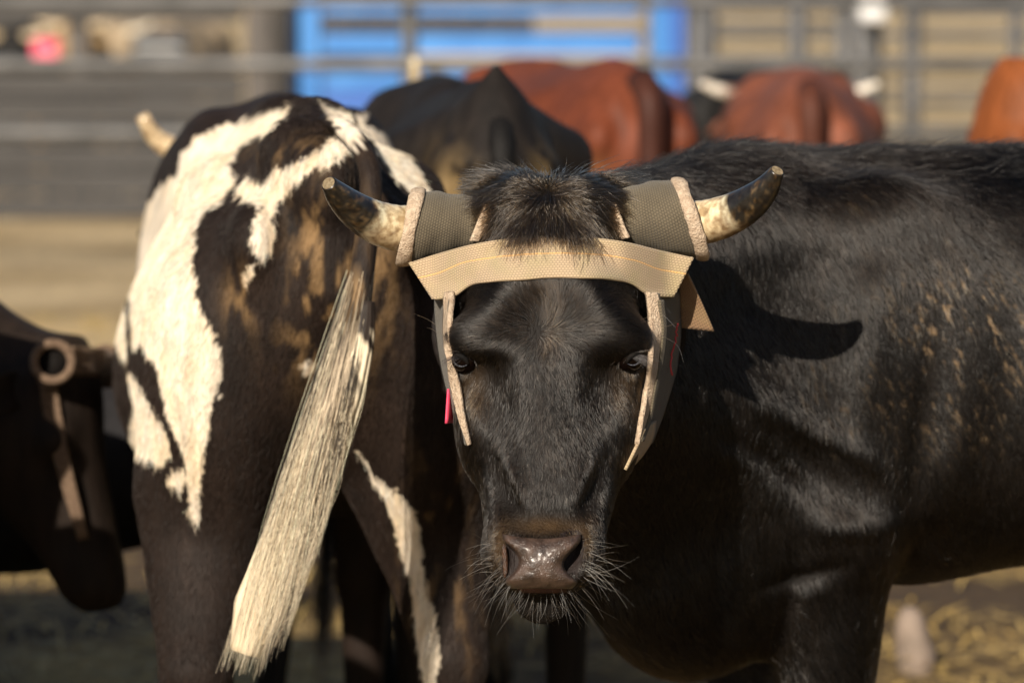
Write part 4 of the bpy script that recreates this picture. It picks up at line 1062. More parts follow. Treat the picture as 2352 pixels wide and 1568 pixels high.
# sleeves
def sleeve(side):
    if side < 0:
        C = [P(1128, 512, 4.63), P(1085, 514, 4.632), P(1040, 516, 4.632), P(1000, 519, 4.63), P(972, 521, 4.628), P(950, 522, 4.626)]
        Rv = [.029, .032, .0355, .0395, .042, .0425]
        tilt = .20
    else:
        C = [P(1392, 500, 4.63), P(1440, 500, 4.632), P(1485, 500, 4.632), P(1530, 501, 4.63), P(1562, 502, 4.628), P(1580, 503, 4.626)]
        Rv = [.030, .034, .039, .0435, .0455, .0455]
        tilt = .32
    n, seg = 40, 64; pth = spline([tuple(c_) for c_ in C], n); s = np.linspace(0, 1, n); r = smooth_interp(s*5, np.arange(6), np.array(Rv))
    V_ = []; uvv = []; lay = []
    for li, th_ in enumerate((0, -.0035)):
        for i in range(n):
            tw = EX+0*EU
            for j in range(seg+1):
                a = 2*math.pi*j/seg; rr_ = r[i]+th_
                wr = .0010*(float(vnoise(np.array([i*.16, math.cos(a)*2, math.sin(a)*2+side]), 5+side))-.5)*2
                wr += (.0018*math.sin(i*.55+a*2)*max(0, math.sin(a-.6))*(i > 10)) if side > 0 else .0008*math.sin(i*.5+a)
                v = pth[i]+EU*math.cos(a)*(rr_+wr)+EF*math.sin(a)*(rr_+wr)*1.0
                # tilt of each ring: top leans towards the head
                v = v - EX*side*tilt*rr_*math.cos(a)*s[i]
                V_.append(v); uvv.append((a*.040, i*.0022))
    F_ = []; w_ = seg+1; m = n*w_
    for i in range(n-1):
        for j in range(seg):
            a = i*w_+j; F_.append((a, a+1, a+w_+1, a+w_)); F_.append((m+a, m+a+w_, m+a+w_+1, m+a+1))
    me = mesh_np("sleeve", V_, F_); set_uv(me, uvv); o = W(obj("sleeve", me, hw_root, [CANV]))
    # rolled fleece rim following the last ring
    ring = [np.array(V_[(n-1)*w_+j]) for j in range(seg)]; cen = np.mean(ring, 0)
    VV = []; FF = []; ts = 14
    for j in range(seg):
        rad = (ring[j]-cen); rad /= np.linalg.norm(rad); ax = EX*side
        fat = .0062+.0018*(float(vnoise(np.array([j*.35, side*3.0, 0]), 8)))
        for q in range(ts):
            b_ = 2*math.pi*q/ts
            wob = 1+.16*(float(vnoise(np.array([j*.9, q*1.1, side]), 11))-.5)
            VV.append(ring[j]+rad*(math.cos(b_)*fat*.55*wob+.001)+ax*(math.sin(b_)*fat*1.25*wob+.003))
    for j in range(seg):
        for q in range(ts): a = j*ts+q; b_ = j*ts+(q+1) % ts; c_ = ((j+1) % seg)*ts+(q+1) % ts; d_ = ((j+1) % seg)*ts+q; FF.append((a, b_, c_, d_))
    W(obj("fleece_rim", mesh_np("fleece_rim", VV, FF), hw_root, [FLE]))
    # seam fold of the fleece lining showing beside the forelock
    if side < 0: tp = [(1148, 462), (1134, 498), (1116, 528), (1098, 552)]; bt = [(1114, 470), (1100, 502), (1088, 530), (1080, 552)]
    else: tp = [(1386, 474), (1398, 503), (1414, 528), (1428, 550)]; bt = [(1416, 470), (1428, 500), (1438, 526), (1446, 546)]
    f_ = lambda q, o: P(q[0], q[1], min(4.592, float(surf(q[0]+side*4, q[1]))-.003)+o)
    W(ribbon("fleece_lining", [f_(q, -.002) for q in tp], [f_(q, -.006) for q in bt], FLE, hw_root, .006, 30, 8, (0, -10, 1.4), jitter=.003))
sleeve(-1); sleeve(1)
# flap joining the sleeves behind the poll
W(ribbon("poll_flap", [P(1110, 462, 4.66), P(1180, 455, 4.70), P(1260, 450, 4.71), P(1350, 446, 4.70), P(1430, 438, 4.66)], [P(1110, 480, 4.70), P(1180, 480, 4.75), P(1260, 480, 4.76), P(1350, 476, 4.75), P(1430, 470, 4.70)], CANV, hw_root, .004, 30, 6, (0, -10, 3)))
# forehead strap
def strap():
    nu, nv = 120, 16
    xs = np.linspace(0, 1, nu)
    T = spline([(x, y, 0) for x, y in STRAP_TOP], nu)[:, :2]; Bq = spline([(x, y, 0) for x, y in STRAP_BOT], nu)[:, :2]
    G = np.zeros((nu, nv, 3)); D_ = np.zeros((nu, nv))
    for j in range(nv):
        pq = T+(Bq-T)*(j/(nv-1)); px, py = pq[:, 0], pq[:, 1]
        sx = np.clip(px, 1085, 1445); base = surf(sx, py)-.0055
        over = np.maximum(0, np.abs(px-1264)-165)
        D_[:, j] = np.minimum(base, 4.53)+.00042*over+.0000016*over**2
        D_[:, j] = np.where(over > 0, np.minimum(D_[:, j], 4.585-.0+.00006*over), D_[:, j])
    for _ in range(10):
        D2 = D_.copy(); D2[1:-1] = (D_[:-2]+D_[1:-1]*2+D_[2:])/4; D_ = np.minimum(D2, D_+.0005) if _ < 5 else D2
    for j in range(nv):
        pq = T+(Bq-T)*(j/(nv-1)); bulge = .0015*math.sin(math.pi*j/(nv-1))
        G[:, j] = PA(pq[:, 0], pq[:, 1], D_[:, j]-bulge)
    # returns round the back at both ends
    pre = []; post = []
    for s_ in range(1, 7):
        o = np.array(EF)*(.010*s_)+EX*.0012*s_*s_*.5; pre.append(G[0]+o+EX*.001); post.append(G[-1]+np.array(EF)*(.010*s_)-EX*.0012*s_*s_*.5)
    G = np.concatenate([np.array(pre[::-1]), G, np.array(post)])
    nu = G.shape[0]; dU = np.gradient(G, axis=0); dV = np.gradient(G, axis=1); Nn = np.cross(dU, dV); Nn /= np.linalg.norm(Nn, axis=2, keepdims=True); th_ = .0032
    if (Nn[nu//2, nv//2]@EF) > 0: Nn = -Nn
    V_ = np.concatenate([G.reshape(-1, 3), (G-Nn*th_).reshape(-1, 3)]); m = nu*nv; F_ = []
    I_ = lambda i, j, s: s*m+i*nv+j
    for i in range(nu-1):
        for j in range(nv-1): F_ += [(I_(i, j, 0), I_(i+1, j, 0), I_(i+1, j+1, 0), I_(i, j+1, 0)), (I_(i, j, 1), I_(i, j+1, 1), I_(i+1, j+1, 1), I_(i+1, j, 1))]
        F_ += [(I_(i, 0, 0), I_(i, 0, 1), I_(i+1, 0, 1), I_(i+1, 0, 0)), (I_(i, nv-1, 0), I_(i+1, nv-1, 0), I_(i+1, nv-1, 1), I_(i, nv-1, 1))]
    me = mesh_np("forehead_strap", V_, F_)
    mid = G[:, nv//2]; su = np.r_[0, np.cumsum(np.linalg.norm(np.diff(mid, axis=0), axis=1))]
    uvv = np.zeros((2*m, 2)); uvv[:, 0] = np.tile(np.repeat(su, nv), 2); uvv[:, 1] = np.tile(np.tile(np.linspace(0, .046, nv), nu), 2)
    set_uv(me, uvv); W(obj("forehead_strap", me, hw_root, [WEB]))
strap()
# cheek panels: canvas outside, fleece folded over the front edge
def R3(l, k=0): return [P(x, y, min(d, float(surf(x+(10 if x < 1262 else -10), y))-.004+.0008*k)) if abs(x-1262) > 150 and d < 4.60 else P(x, y, d) for x, y, d in l]
W(ribbon("cheek_panel", R3([(1036, 670, 4.552), (1032, 740, 4.556), (1040, 830, 4.556), (1052, 910, 4.548), (1062, 970, 4.54), (1074, 1022, 4.535)]),
         R3([(1000, 670, 4.64), (1001, 740, 4.66), (1012, 830, 4.66), (1030, 910, 4.65), (1048, 970, 4.62), (1072, 1024, 4.56)]), CANV, hw_root, .0035, 50, 10, (-5, 0, 1)))
W(ribbon("fleece_edge", R3([(1043, 672, 4.546), (1034, 740, 4.543), (1041, 820, 4.535), (1056, 890, 4.530), (1067, 960, 4.527), (1078, 1022, 4.528)]),
         R3([(1022, 672, 4.553), (1022, 740, 4.553), (1026, 820, 4.548), (1038, 890, 4.540), (1056, 960, 4.536), (1076, 1024, 4.534)]), FLE, hw_root, .006, 60, 8, (0, -10, 1), jitter=.003))
W(ribbon("cheek_panel", R3([(1500, 672, 4.552), (1512, 740, 4.556), (1508, 830, 4.556), (1496, 910, 4.548), (1482, 970, 4.54), (1466, 1012, 4.535)]),
         R3([(1563, 672, 4.66), (1564, 740, 4.68), (1556, 830, 4.69), (1535, 910, 4.68), (1515, 970, 4.66), (1494, 1020, 4.62)]), CANV, hw_root, .0035, 50, 12, (5, -3, 1), jitter=.004))
W(ribbon("fleece_edge", R3([(1482, 672, 4.546), (1492, 740, 4.543), (1494, 820, 4.535), (1484, 890, 4.530), (1473, 960, 4.527), (1462, 1020, 4.528)]),
         R3([(1508, 672, 4.553), (1518, 740, 4.553), (1510, 820, 4.548), (1500, 890, 4.540), (1482, 960, 4.536), (1464, 1022, 4.534)]), FLE, hw_root, .006, 60, 8, (0, -10, 1), jitter=.003))
W(ribbon("seam_binding", R3([(1512, 690, 4.548), (1520, 750, 4.549), (1514, 820, 4.546), (1503, 890, 4.538), (1487, 960, 4.534), (1470, 1014, 4.533)]),
         R3([(1522, 690, 4.556), (1529, 750, 4.558), (1523, 820, 4.555), (1511, 890, 4.548), (1494, 960, 4.542), (1475, 1014, 4.540)]), CANV, hw_root, .005, 60, 5, (0, -10, 1), jitter=.003))
W(ribbon("jaw_strap", R3([(1505, 965, 4.60), (1500, 1000, 4.60), (1478, 1040, 4.60), (1441, 1081, 4.60)]), R3([(1478, 985, 4.585), (1468, 1010, 4.585), (1454, 1040, 4.585), (1436, 1078, 4.585)]), WEB, hw_root, .0035, 24, 8, (0, -10, 1)))
W(ribbon("strap_tail", R3([(1580, 628, 4.63), (1612, 695, 4.65), (1640, 760, 4.66)]), R3([(1560, 640, 4.64), (1563, 700, 4.66), (1566, 752, 4.67)]), WEB2, hw_root, .0032, 20, 10, (0, -10, 1)))
for pl in ([(1556, 742), (1549, 790), (1539, 828), (1543, 862)], [(1524, 872), (1516, 905), (1512, 938)]):
    path = [np.array(P(x, y, 4.63))-EF*.012+EX*.0 for x, y in pl]
    pth = spline(path, 24)
    # lay it on the canvas: push forward until just proud of the panel
    V2, F2 = tube(list(pth+rng.normal(0, .0006, pth.shape)), [.0011]*24, 6); W(obj("red_stitching", mesh_np("red_stitching", V2, F2), hw_root, [THR]))

# ================================================================== THE OTHER CATTLE
def to_world(root_, V):
    M = np.array(Matrix.Translation(root_[0]) @ Matrix.Rotation(root_[1], 4, 'Z') @ Matrix.Scale(root_[2], 4))
    return V@M[:3, :3].T+M[:3, 3]
def put(local_pt, world_pt, rz, s):
    v = Matrix.Rotation(rz, 3, 'Z') @ Vector(local_pt)*s
    return Vector((world_pt[0]-v[0], world_pt[1]-v[1], 0))

# ---- spotted steer seen from behind
WHITE_POLYS = [
 [(668, 250), (600, 262), (520, 288), (450, 318), (418, 348), (406, 400), (372, 430), (338, 468), (312, 515), (303, 570), (299, 700), (308, 785), (350, 820), (372, 900), (385, 960), (408, 1010), (425, 1060), (433, 1130), (434, 1180), (448, 1208), (459, 1195), (456, 1130), (470, 1050), (480, 990), (488, 912), (504, 892), (509, 840), (492, 762), (466, 722), (450, 670), (446, 600), (452, 540), (476, 480), (488, 478), (512, 468), (548, 408), (530, 380), (560, 338), (620, 298), (672, 262)],
 [(306, 495), (282, 560), (262, 610), (256, 660), (263, 760), (278, 826), (297, 822), (290, 740), (291, 650), (302, 560)],
 [(858, 245), (832, 285), (848, 312), (805, 345), (752, 382), (702, 400), (662, 440), (642, 468), (626, 508), (634, 545), (615, 602), (598, 600), (574, 560), (578, 520), (600, 482), (572, 462), (543, 450), (550, 420), (572, 398), (590, 424), (620, 395), (680, 374), (740, 338), (780, 298), (830, 262)],
 [(846, 296), (872, 300), (922, 338), (962, 390), (992, 445), (940, 448), (900, 402), (858, 350)],
 [(292, 838), (312, 862), (332, 905), (352, 950), (386, 1000), (392, 1040), (372, 1066), (322, 1050), (295, 1000), (306, 930)],
 [(384, 1084), (420, 1070), (428, 1100), (410, 1135), (384, 1112)],
 [(690, 832), (724, 828), (722, 850), (700, 864)], [(556, 632), (584, 600), (582, 640), (568, 660)], [(496, 905), (512, 902), (508, 922)],
 [(800, 1015), (850, 1078), (882, 1108), (922, 1130), (952, 1180), (970, 1250), (976, 1330), (995, 1380), (1001, 1430), (1013, 1500), (1002, 1556), (985, 1640), (962, 1500), (950, 1440), (945, 1370), (930, 1290), (910, 1230), (888, 1160), (856, 1100)],
 [(740, 240), (765, 246), (800, 262), (800, 300), (770, 282), (748, 262)]]
def spot_pattern(pw):
    x, y, d = toimg(pw)
    xx = x+13*(fbm(np.stack([x/9, y/46, 0*x], -1), 5)-.5)+10*(fbm(np.stack([x/3.5, y/14, 0*x], -1), 6)-.5)
    yy = y+34*(fbm(np.stack([x/5, y/60, 0*x+3], -1), 7)-.5)
    wmask = np.zeros(x.shape, bool)
    for pl in WHITE_POLYS: wmask |= inpoly(xx, yy, pl)
    return wmask.astype(float)
def spot_col(pw):
    wm = spot_pattern(pw)[..., None]; x, y, d = toimg(pw); n = fbm(pw*18, 2)[..., None]; n2 = fbm(pw*np.array([70, 70, 22]), 4)[..., None]
    dark = np.array([.016, .010, .0075])*(.6+.9*n); wh = np.array([.80, .69, .55])*(.70+.42*n)*(1-np.array([.0, .06, .16])*np.clip((n2-.45)*4, 0, 1))
    c = dark*(1-wm)+wh*wm
    def g(cx, cy, rx, ry): return np.exp(-(((x-cx)/rx)**2+((y-cy)/ry)**2))[..., None]
    dz = np.clip((n2-.50)*9, 0, 1)*np.clip(g(735, 640, 60, 170)*1.5+g(745, 780, 90, 90)*.5+g(555, 690, 35, 60)+g(860, 640, 60, 150)*.8+g(670, 345, 90, 30)*.5, 0, 1)
    dz += np.clip((n2-.55)*9, 0, 1)*g(1010, 1330, 70, 260)*.6
    dz = np.clip(dz, 0, 1)*.8
    return c*(1-dz)+np.array([.24, .145, .065])*dz
bz, bs = R(90+6.5), 1.0
bloc = put((-.80, 0, 1.17), P(752, 258, 5.10), bz, bs); BR = (bloc, bz, bs)
fB = cattle_field((.98, .03, 1.08), (.55, .25, -.75), legs=(-.02, .03, 0, 0), ws=.97, pear=.36, lw=1.18)
F0 = fB[0]
F0.ell((-.82, .0, .76), (.05, .025, .16), .05, True)                         # cleft between the thighs
F0.ell((-.62, .145, .84), (.15, .085, .20), .08); F0.ell((-.62, -.145, .84), (.15, .085, .20), .08); pass
F0.cone((-.72, .05, 1.15), (-.80, .01, 1.10), .03, .03, .05)
spot = empty("steer", bloc, bz, bs); tag(spot, "dark brown and white spotted steer seen from behind, thick cream tail brush hanging", "steer")
V, Q = F0.mesh(.0058); pw = to_world(BR, V); me = mesh_np("body", V, Q); set_col(me, spot_col(pw)); obj("body", me, spot, [COAT])
VN, FN = vert_normals(pw, Q); fc = pw[Q].mean(1); fx, fy, fd = toimg(fc); fnn = FN/(np.linalg.norm(FN, axis=1, keepdims=True)+1e-12)
camdir = np.array([0, 0, CAM_H])-fc; camdir /= np.linalg.norm(camdir, axis=1, keepdims=True); facing = (fnn*camdir).sum(1)
p, n, fi = scatter(pw, Q, FN, 130000, np.where((facing > -.3) & (fd < 6.0) & (fy < 1650), 1., 0.))
comb = np.stack([-.15+.9*(fbm(p*8, 51)-.5)+.5*(fbm(p*30, 52)-.5), 0*p[:, 0], -1+0*p[:, 0]], 1)
def to_local(RT, pts):
    Mi = np.array((Matrix.Translation(RT[0]) @ Matrix.Rotation(RT[1], 4, 'Z') @ Matrix.Scale(RT[2], 4)).inverted()); return pts@Mi[:3, :3].T+Mi[:3, 3]
# hair is built in world space, then brought into the animal's frame
def fur_on(RT, name, p, n, comb, L, rad, col, parent, **kw):
    o = fur(name, p, n, comb, L, rad, col, HAIRW, parent, **kw)
    d_ = o.data.attributes["position"].data; buf = np.zeros(len(d_)*3, np.float32); d_.foreach_get("vector", buf)
    d_.foreach_set("vector", to_local(RT, buf.reshape(-1, 3).astype(float)).astype(np.float32).ravel()); o.data.update_tag(); return o
cc = spot_col(p)*np.exp(rng.normal(0, .25, len(p)))[:, None]; cc = np.clip(cc, .003, .82)
fur_on(BR, "coat", p, n, comb, .013+0*p[:, 0], .00036, cc, spot, lift=.30, jit=.22)
# tail: bony part, then the big cream brush
tp = to_local(BR, np.array([P(748, 278, 5.16), P(790, 296, 5.07), P(828, 338, 5.00), P(850, 390, 4.965), P(846, 500, 4.94), P(830, 640, 4.92), P(812, 760, 4.91), P(786, 870, 4.90), P(745, 980, 4.89), P(695, 1120, 4.885), P(652, 1240, 4.88)]))
pth = spline(tp, 40); rad = np.interp(np.linspace(0, 1, 40), [0, .15, .5, .7, .85, 1], [.010, .013, .016, .021, .020, .010])
V2, F2 = tube(list(pth), list(rad), 16); me = mesh_np("tail", V2, F2); w2 = to_world(BR, np.array(V2)); x2, y2, _d = toimg(w2)
nn = fbm(w2*np.array([40, 40, 12]), 6)[:, None]; cr_ = np.array([.62, .50, .36]); dk_ = np.array([.016, .011, .009])
kk = np.clip((y2[:, None]-770+230*(nn-.5))/50, 0, 1); ct = dk_*(1-kk)+cr_*kk
dz = np.clip((nn-.5)*8, 0, 1)*np.exp(-((y2[:, None]-640)/120)**2); ct = ct*(1-dz)+np.array([.22, .14, .07])*dz; ks = np.clip((620-y2[:, None])/120, 0, 1); ct = ct*(1-ks)+spot_col(w2)*ks; set_col(me, ct)
tl = obj("tail", me, spot, [COAT])
cpx = [(840, 690), (828, 770), (805, 850), (762, 980), (715, 1100), (662, 1220), (620, 1330), (585, 1430), (562, 1500)]
chw = np.array([20, 36, 50, 54, 50, 46, 52, 58, 32])*4.89/FPX
cw = spline([tuple(P(a, b, 4.905-.004*i_)) for i_, (a, b) in enumerate(cpx)], 60); hwv = np.interp(np.linspace(0, 8, 60), np.arange(9), chw)
V2 = []; F2 = []; sg_ = 40
for i_ in range(60):
    t_ = cw[min(i_+1, 59)]-cw[max(i_-1, 0)]; t_ /= np.linalg.norm(t_); u_ = np.cross(t_, EF); u_ /= np.linalg.norm(u_)
    for j_ in range(sg_):
        a_ = 2*math.pi*j_/sg_; rr_ = 1+.16*(float(vnoise(np.array([j_*.55, i_*.05, 2.0]), 4))-.5)+.10*math.sin(j_*2.2+i_*.06)
        V2.append(cw[i_]+u_*math.cos(a_)*hwv[i_]*rr_+EF*math.sin(a_)*min(hwv[i_]*.55, .016)*rr_)
for i_ in range(59):
    for j_ in range(sg_): a_ = i_*sg_+j_; b_ = i_*sg_+(j_+1) % sg_; F2.append((a_, b_, b_+sg_, a_+sg_))
F2.append(tuple(range(sg_))[::-1]); F2.append(tuple(59*sg_+j_ for j_ in range(sg_)))
V2 = np.array(V2); x2, y2, _d = toimg(V2); me = mesh_np("tail_brush_mass", to_local(BR, V2), F2)
nn = fbm(np.stack([V2[:, 0]*90+V2[:, 2]*34, V2[:, 2]*6, 0*x2], 1), 6)[:, None]; cst = np.array([.82, .70, .51])*(.82+.3*nn)
kk = np.clip(np.clip((nn-.46)*9, 0, 1)*np.clip((925-y2[:, None])/50, 0, 1)+np.clip((800+160*(nn-.5)-y2[:, None])/25, 0, 1), 0, 1); cst = cst*(1-kk)+np.array([.03, .022, .018])*kk
tipk = np.clip((y2[:, None]-1250)/300, 0, 1)*np.clip((nn-.35)*3, 0, 1)*.6; cst = cst*(1-tipk)+np.array([.50, .32, .13])*tipk
set_col(me, cst)
BRUSH, _nt, _b = newmat("cream_tail_hair"); _at = N(_nt, "ShaderNodeAttribute"); _at.attribute_name = "Col"; _nt.links.new(_at.outputs["Color"], _b.inputs["Base Color"])
_b.inputs["Roughness"].default_value = .55; _b.inputs["Specular IOR Level"].default_value = .2
_tc = N(_nt, "ShaderNodeTexCoord"); _mp = N(_nt, "ShaderNodeMapping"); _mp.inputs[2].default_value = (0, R(-20), 0); _mp.inputs[3].default_value = (1, 1, .05)
_nt.links.new(_tc.outputs["Object"], _mp.inputs[0]); _n = N(_nt, "ShaderNodeTexNoise"); _n.inputs["Scale"].default_value = 300; _nt.links.new(_mp.outputs[0], _n.inputs["Vector"])
_bp = N(_nt, "ShaderNodeBump"); _bp.inputs["Strength"].default_value = .35; _bp.inputs["Distance"].default_value = .002; _nt.links.new(_n.outputs[0], _bp.inputs["Height"]); _nt.links.new(_bp.outputs[0], _b.inputs["Normal"])
obj("tail_brush_mass", me, tl, [BRUSH])
n = 650; k = 12
a0 = rng.uniform(.50, .95, n); ip = np.clip(a0*39, 0, 38.9); i0 = ip.astype(int); wr_ = to_world(BR, pth)
rootp = wr_[i0]*(1-(ip-i0))[:, None]+wr_[i0+1]*(ip-i0)[:, None]
clu = rng.integers(0, 60, n); ce = rng.uniform(-1, 1, 60)[clu]; lane = np.clip(ce+rng.normal(0, .16, n), -1.1, 1.1)
r_ = np.interp(a0, [.5, .7, .9, 1], [.020, .023, .020, .016])
rootp = rootp+EX[None]*(lane*r_)[:, None]-EF[None]*(rng.uniform(.1, 1, n)*np.sqrt(np.clip(1-lane**2, 0, 1))*r_)[:, None]
cut = rng.uniform(0, 70, 60)[clu]*(rng.random(60)[clu] < .6)
lt = np.interp(lane, [-1, -.5, 0, .5, 1], [1546, 1556, 1562, 1500, 1395]); lxx = np.interp(lane, [-1, -.5, 0, .5, 1], [505, 548, 590, 640, 672])
back = rng.uniform(0, 1, n)**3*300+cut+rng.uniform(0, 14, n)
ey_ = lt-back; ex_ = lxx+back*.36+rng.normal(0, 2.5, n)
endp = PA(ex_, ey_, 4.86+rng.normal(0, .012, n)-.02*np.sqrt(np.clip(1-lane**2, 0, 1)))
ts = np.linspace(0, 1, k)[None, :, None]; mid = (rootp+endp)/2+EX[None]*((.006+lane*.014)[:, None])-EF*(.022*np.sqrt(np.clip(1-lane**2, .1, 1)))[:, None]
endp = endp-EF[None]*.012
pts = rootp[:, None]*(1-ts)**2+2*mid[:, None]*ts*(1-ts)+endp[:, None]*ts**2
pts = pts+EX*(np.sin(ts*5+clu[:, None, None]*1.3)*.0040*ts+np.sin(ts*11+clu[:, None, None]*2.1)*.0012*ts)
cc = np.array([.78, .66, .48])*np.exp(rng.normal(0, .16, (n, 1))); tipc = np.clip((fbm(np.stack([lane*3, clu*.3, 0*lane], 1), 3)-.45)*3, 0, 1)[:, None]; cc = cc*(1-tipc*.35)+np.array([.42, .25, .10])*tipc*.35
dks = (rootp[:, 2] > P(800, 860, 4.9)[2]) & (fbm(rootp*60, 4) > .46); cc[dks] = (.035, .028, .022)
pl = to_local(BR, pts.reshape(-1, 3)).reshape(pts.shape)
curves_obj("tail_brush", pl, np.full(n, .00022), np.clip(cc, .01, .82), HAIRW, tl)
def long_hair_switch(): pass
for sg in (-1, 1):
    f_, poll, hd, sd, bk = fB; a = poll+hd*.05+sd*sg*.09+bk*.10; b = a+sd*sg*.09+bk*.10+hd*.03
    V2, F2 = ear_mesh(a, b, .032, -bk); m2 = mesh_np("ear", V2, F2); set_col(m2, np.tile((.02, .014, .010), (len(V2), 1))); obj("ear", m2, spot, [COATFAR])
    hp = [poll+hd*.02+sd*sg*.06+bk*.05]+[poll+sd*sg*q[0]-hd*q[1]-bk*q[2]+bk*.05 for q in ((.12, .00, .0), (.17, .015, .01), (.205, .05, .02))]
    V2, F2 = horn_mesh(hp, .030, .012); m2 = mesh_np("horn", V2, F2); set_col(m2, np.tile((.55, .43, .28), (len(V2), 1))); obj("horn", m2, spot, [HORN])

# ---- generic colours
def solid(c, var=.5, sc=6, seed=1, extra=None):
    c = np.array(c, float)
    def fn(V):
        n = fbm(V*sc, seed)[:, None]; o = c*(1-var/2+var*n)
        # darker line down the spine, legs darker towards the hoof
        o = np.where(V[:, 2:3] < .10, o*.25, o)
        return extra(V, o) if extra else o
    return fn
HORNP = [(.15, .0, .0), (.225, .03, .01), (.265, .10, .02)]
HORNW = [(.13, -.01, .0), (.20, .0, .0), (.26, .03, .0)]
# black steer rump, between the spotted one and the blue gate
def dung(V, o):
    n = fbm(V*np.array([40, 40, 40]), 9)[:, None]
    m = 0
    for sy in (-1, 1): m = m+np.exp(-(((V[:, 1]-sy*.075)/.030)**2+((V[:, 2]-1.00)/.07)**2))*(V[:, 0] < -.5)
    m = np.clip(1.6*m[:, None]*np.clip((n-.36)*6, 0, 1), 0, .9); return o*(1-m)+np.array([.26, .175, .08])*m
cz = R(90+6)
fC = cattle_field((1.0, 0, 1.02), (.6, 0, -.8), ws=.80, pear=.2); fC[0].cone((-.79, 0, 1.09), (-.775, 0, 1.238), .095, .010, .04)
for s_ in (-1, 1): fC[0].cone((-.77, 0, 1.165), (-.62, s_*.12, 1.08), .02, .06, .06)
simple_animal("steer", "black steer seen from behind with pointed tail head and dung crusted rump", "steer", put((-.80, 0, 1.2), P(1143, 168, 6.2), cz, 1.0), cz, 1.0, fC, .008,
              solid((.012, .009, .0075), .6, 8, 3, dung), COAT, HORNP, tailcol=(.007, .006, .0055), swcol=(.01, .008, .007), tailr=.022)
# red steer in front of the blue gate
def tanleg(V, o):
    m = np.exp(-((np.abs(V[:, 1])-.12)/.05)**2)*(V[:, 0] < -.55)*np.clip((1.02-V[:, 2])/.1, 0, 1); m = (m*.5)[:, None]
    return o*(1-m)+np.array([.34, .17, .07])*m
dz_ = R(90+13)
fD = cattle_field((1.02, -.05, 1.05), (.5, .3, -.8), ws=1.0)
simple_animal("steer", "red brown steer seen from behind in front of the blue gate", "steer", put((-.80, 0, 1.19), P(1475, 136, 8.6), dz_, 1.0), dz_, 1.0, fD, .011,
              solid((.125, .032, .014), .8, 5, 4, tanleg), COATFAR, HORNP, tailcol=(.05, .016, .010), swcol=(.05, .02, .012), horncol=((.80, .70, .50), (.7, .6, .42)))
ez = R(87.5)
fE = cattle_field((1.06, 0, 1.14), (.6, 0, -.8), legs=(.02, -.03, 0, 0), ws=.92)
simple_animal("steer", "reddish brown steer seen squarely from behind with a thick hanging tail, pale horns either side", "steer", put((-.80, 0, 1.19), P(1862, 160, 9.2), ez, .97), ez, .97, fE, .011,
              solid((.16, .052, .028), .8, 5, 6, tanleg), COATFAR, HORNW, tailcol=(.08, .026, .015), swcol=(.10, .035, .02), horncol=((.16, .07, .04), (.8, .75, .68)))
# bright chestnut head at the right edge
fz = R(197)
fF = cattle_field((.93, 0, 1.30), (.38, 0, -.92), ws=.85)
simple_animal("calf", "bright chestnut polled calf looking to one side at the right edge", "calf", put((.93, 0, 1.30), P(2300, 158, 8.2), fz, .925), fz, .925, fF, .011,
              solid((.21, .060, .016), .6, 5, 7), COATFAR, None, tailcol=(.2, .06, .02))
# black steer far behind, between the two red ones
simple_animal("steer", "black steer far off, low between the two red brown ones", "steer", put((-.80, 0, 1.19), P(1640, 200, 13.5), R(75), .90), R(75), .90, cattle_field((1.0, 0, .85), (.5, 0, -.85)), .016,
              solid((.014, .013, .013), .5, 5, 8), COATFAR, None)
# cattle beyond the plank wall, looking over it
fH = cattle_field((.98, 0, 1.13), (.55, 0, -.85)); VH = None
for i, (px, d, c, lab, hc) in enumerate(((20, 24.3, (.012, .011, .010), "black steer looking over the plank wall, nearest the picture's left edge", ((.6, .48, .3), (.55, .42, .28))),
                                 (170, 24.8, (.30, .20, .10), "tan steer with pale horns looking over the plank wall beside a pink tag", ((.8, .66, .46), (.7, .55, .38))),
                                 (262, 25.6, (.34, .26, .17), "sandy steer behind the tan one, looking over the plank wall next to the sack", ((.75, .68, .55), (.7, .62, .5))))):
    a = R(-90+(-12, 10, -18)[i])
    bpy.context.view_layer.update(); r_ = simple_animal("steer", lab, "steer", put((1.0, 0, 1.1), P(px, 100, d), a, 1.0), a, (.98, 1.03, 1.0)[i], fH, .020, solid(c, .4, 5, 20+i), COATFAR, HORNP, horncol=hc, group=None, tailpath='none', earcol=np.array(c)*1.1)
    if i == 1:
        poll, hd, sd, bk = fH[1:]
        pkm = rough_mat("pink_tag_far", (.75, .06, .12), (.85, .12, .2), 20, .4, .05)
        c3 = [P(105-30, 92, 24.2), P(105+30, 92, 24.2), P(105-28, 146, 24.2), P(105+28, 146, 24.2)]
        l3 = place_rel(r_, c3); ribbon("ear_tag", [l3[0], (l3[0]+l3[1])/2, l3[1]], [l3[2], (l3[2]+l3[3])/2, l3[3]], pkm, r_, .006, 8, 6)
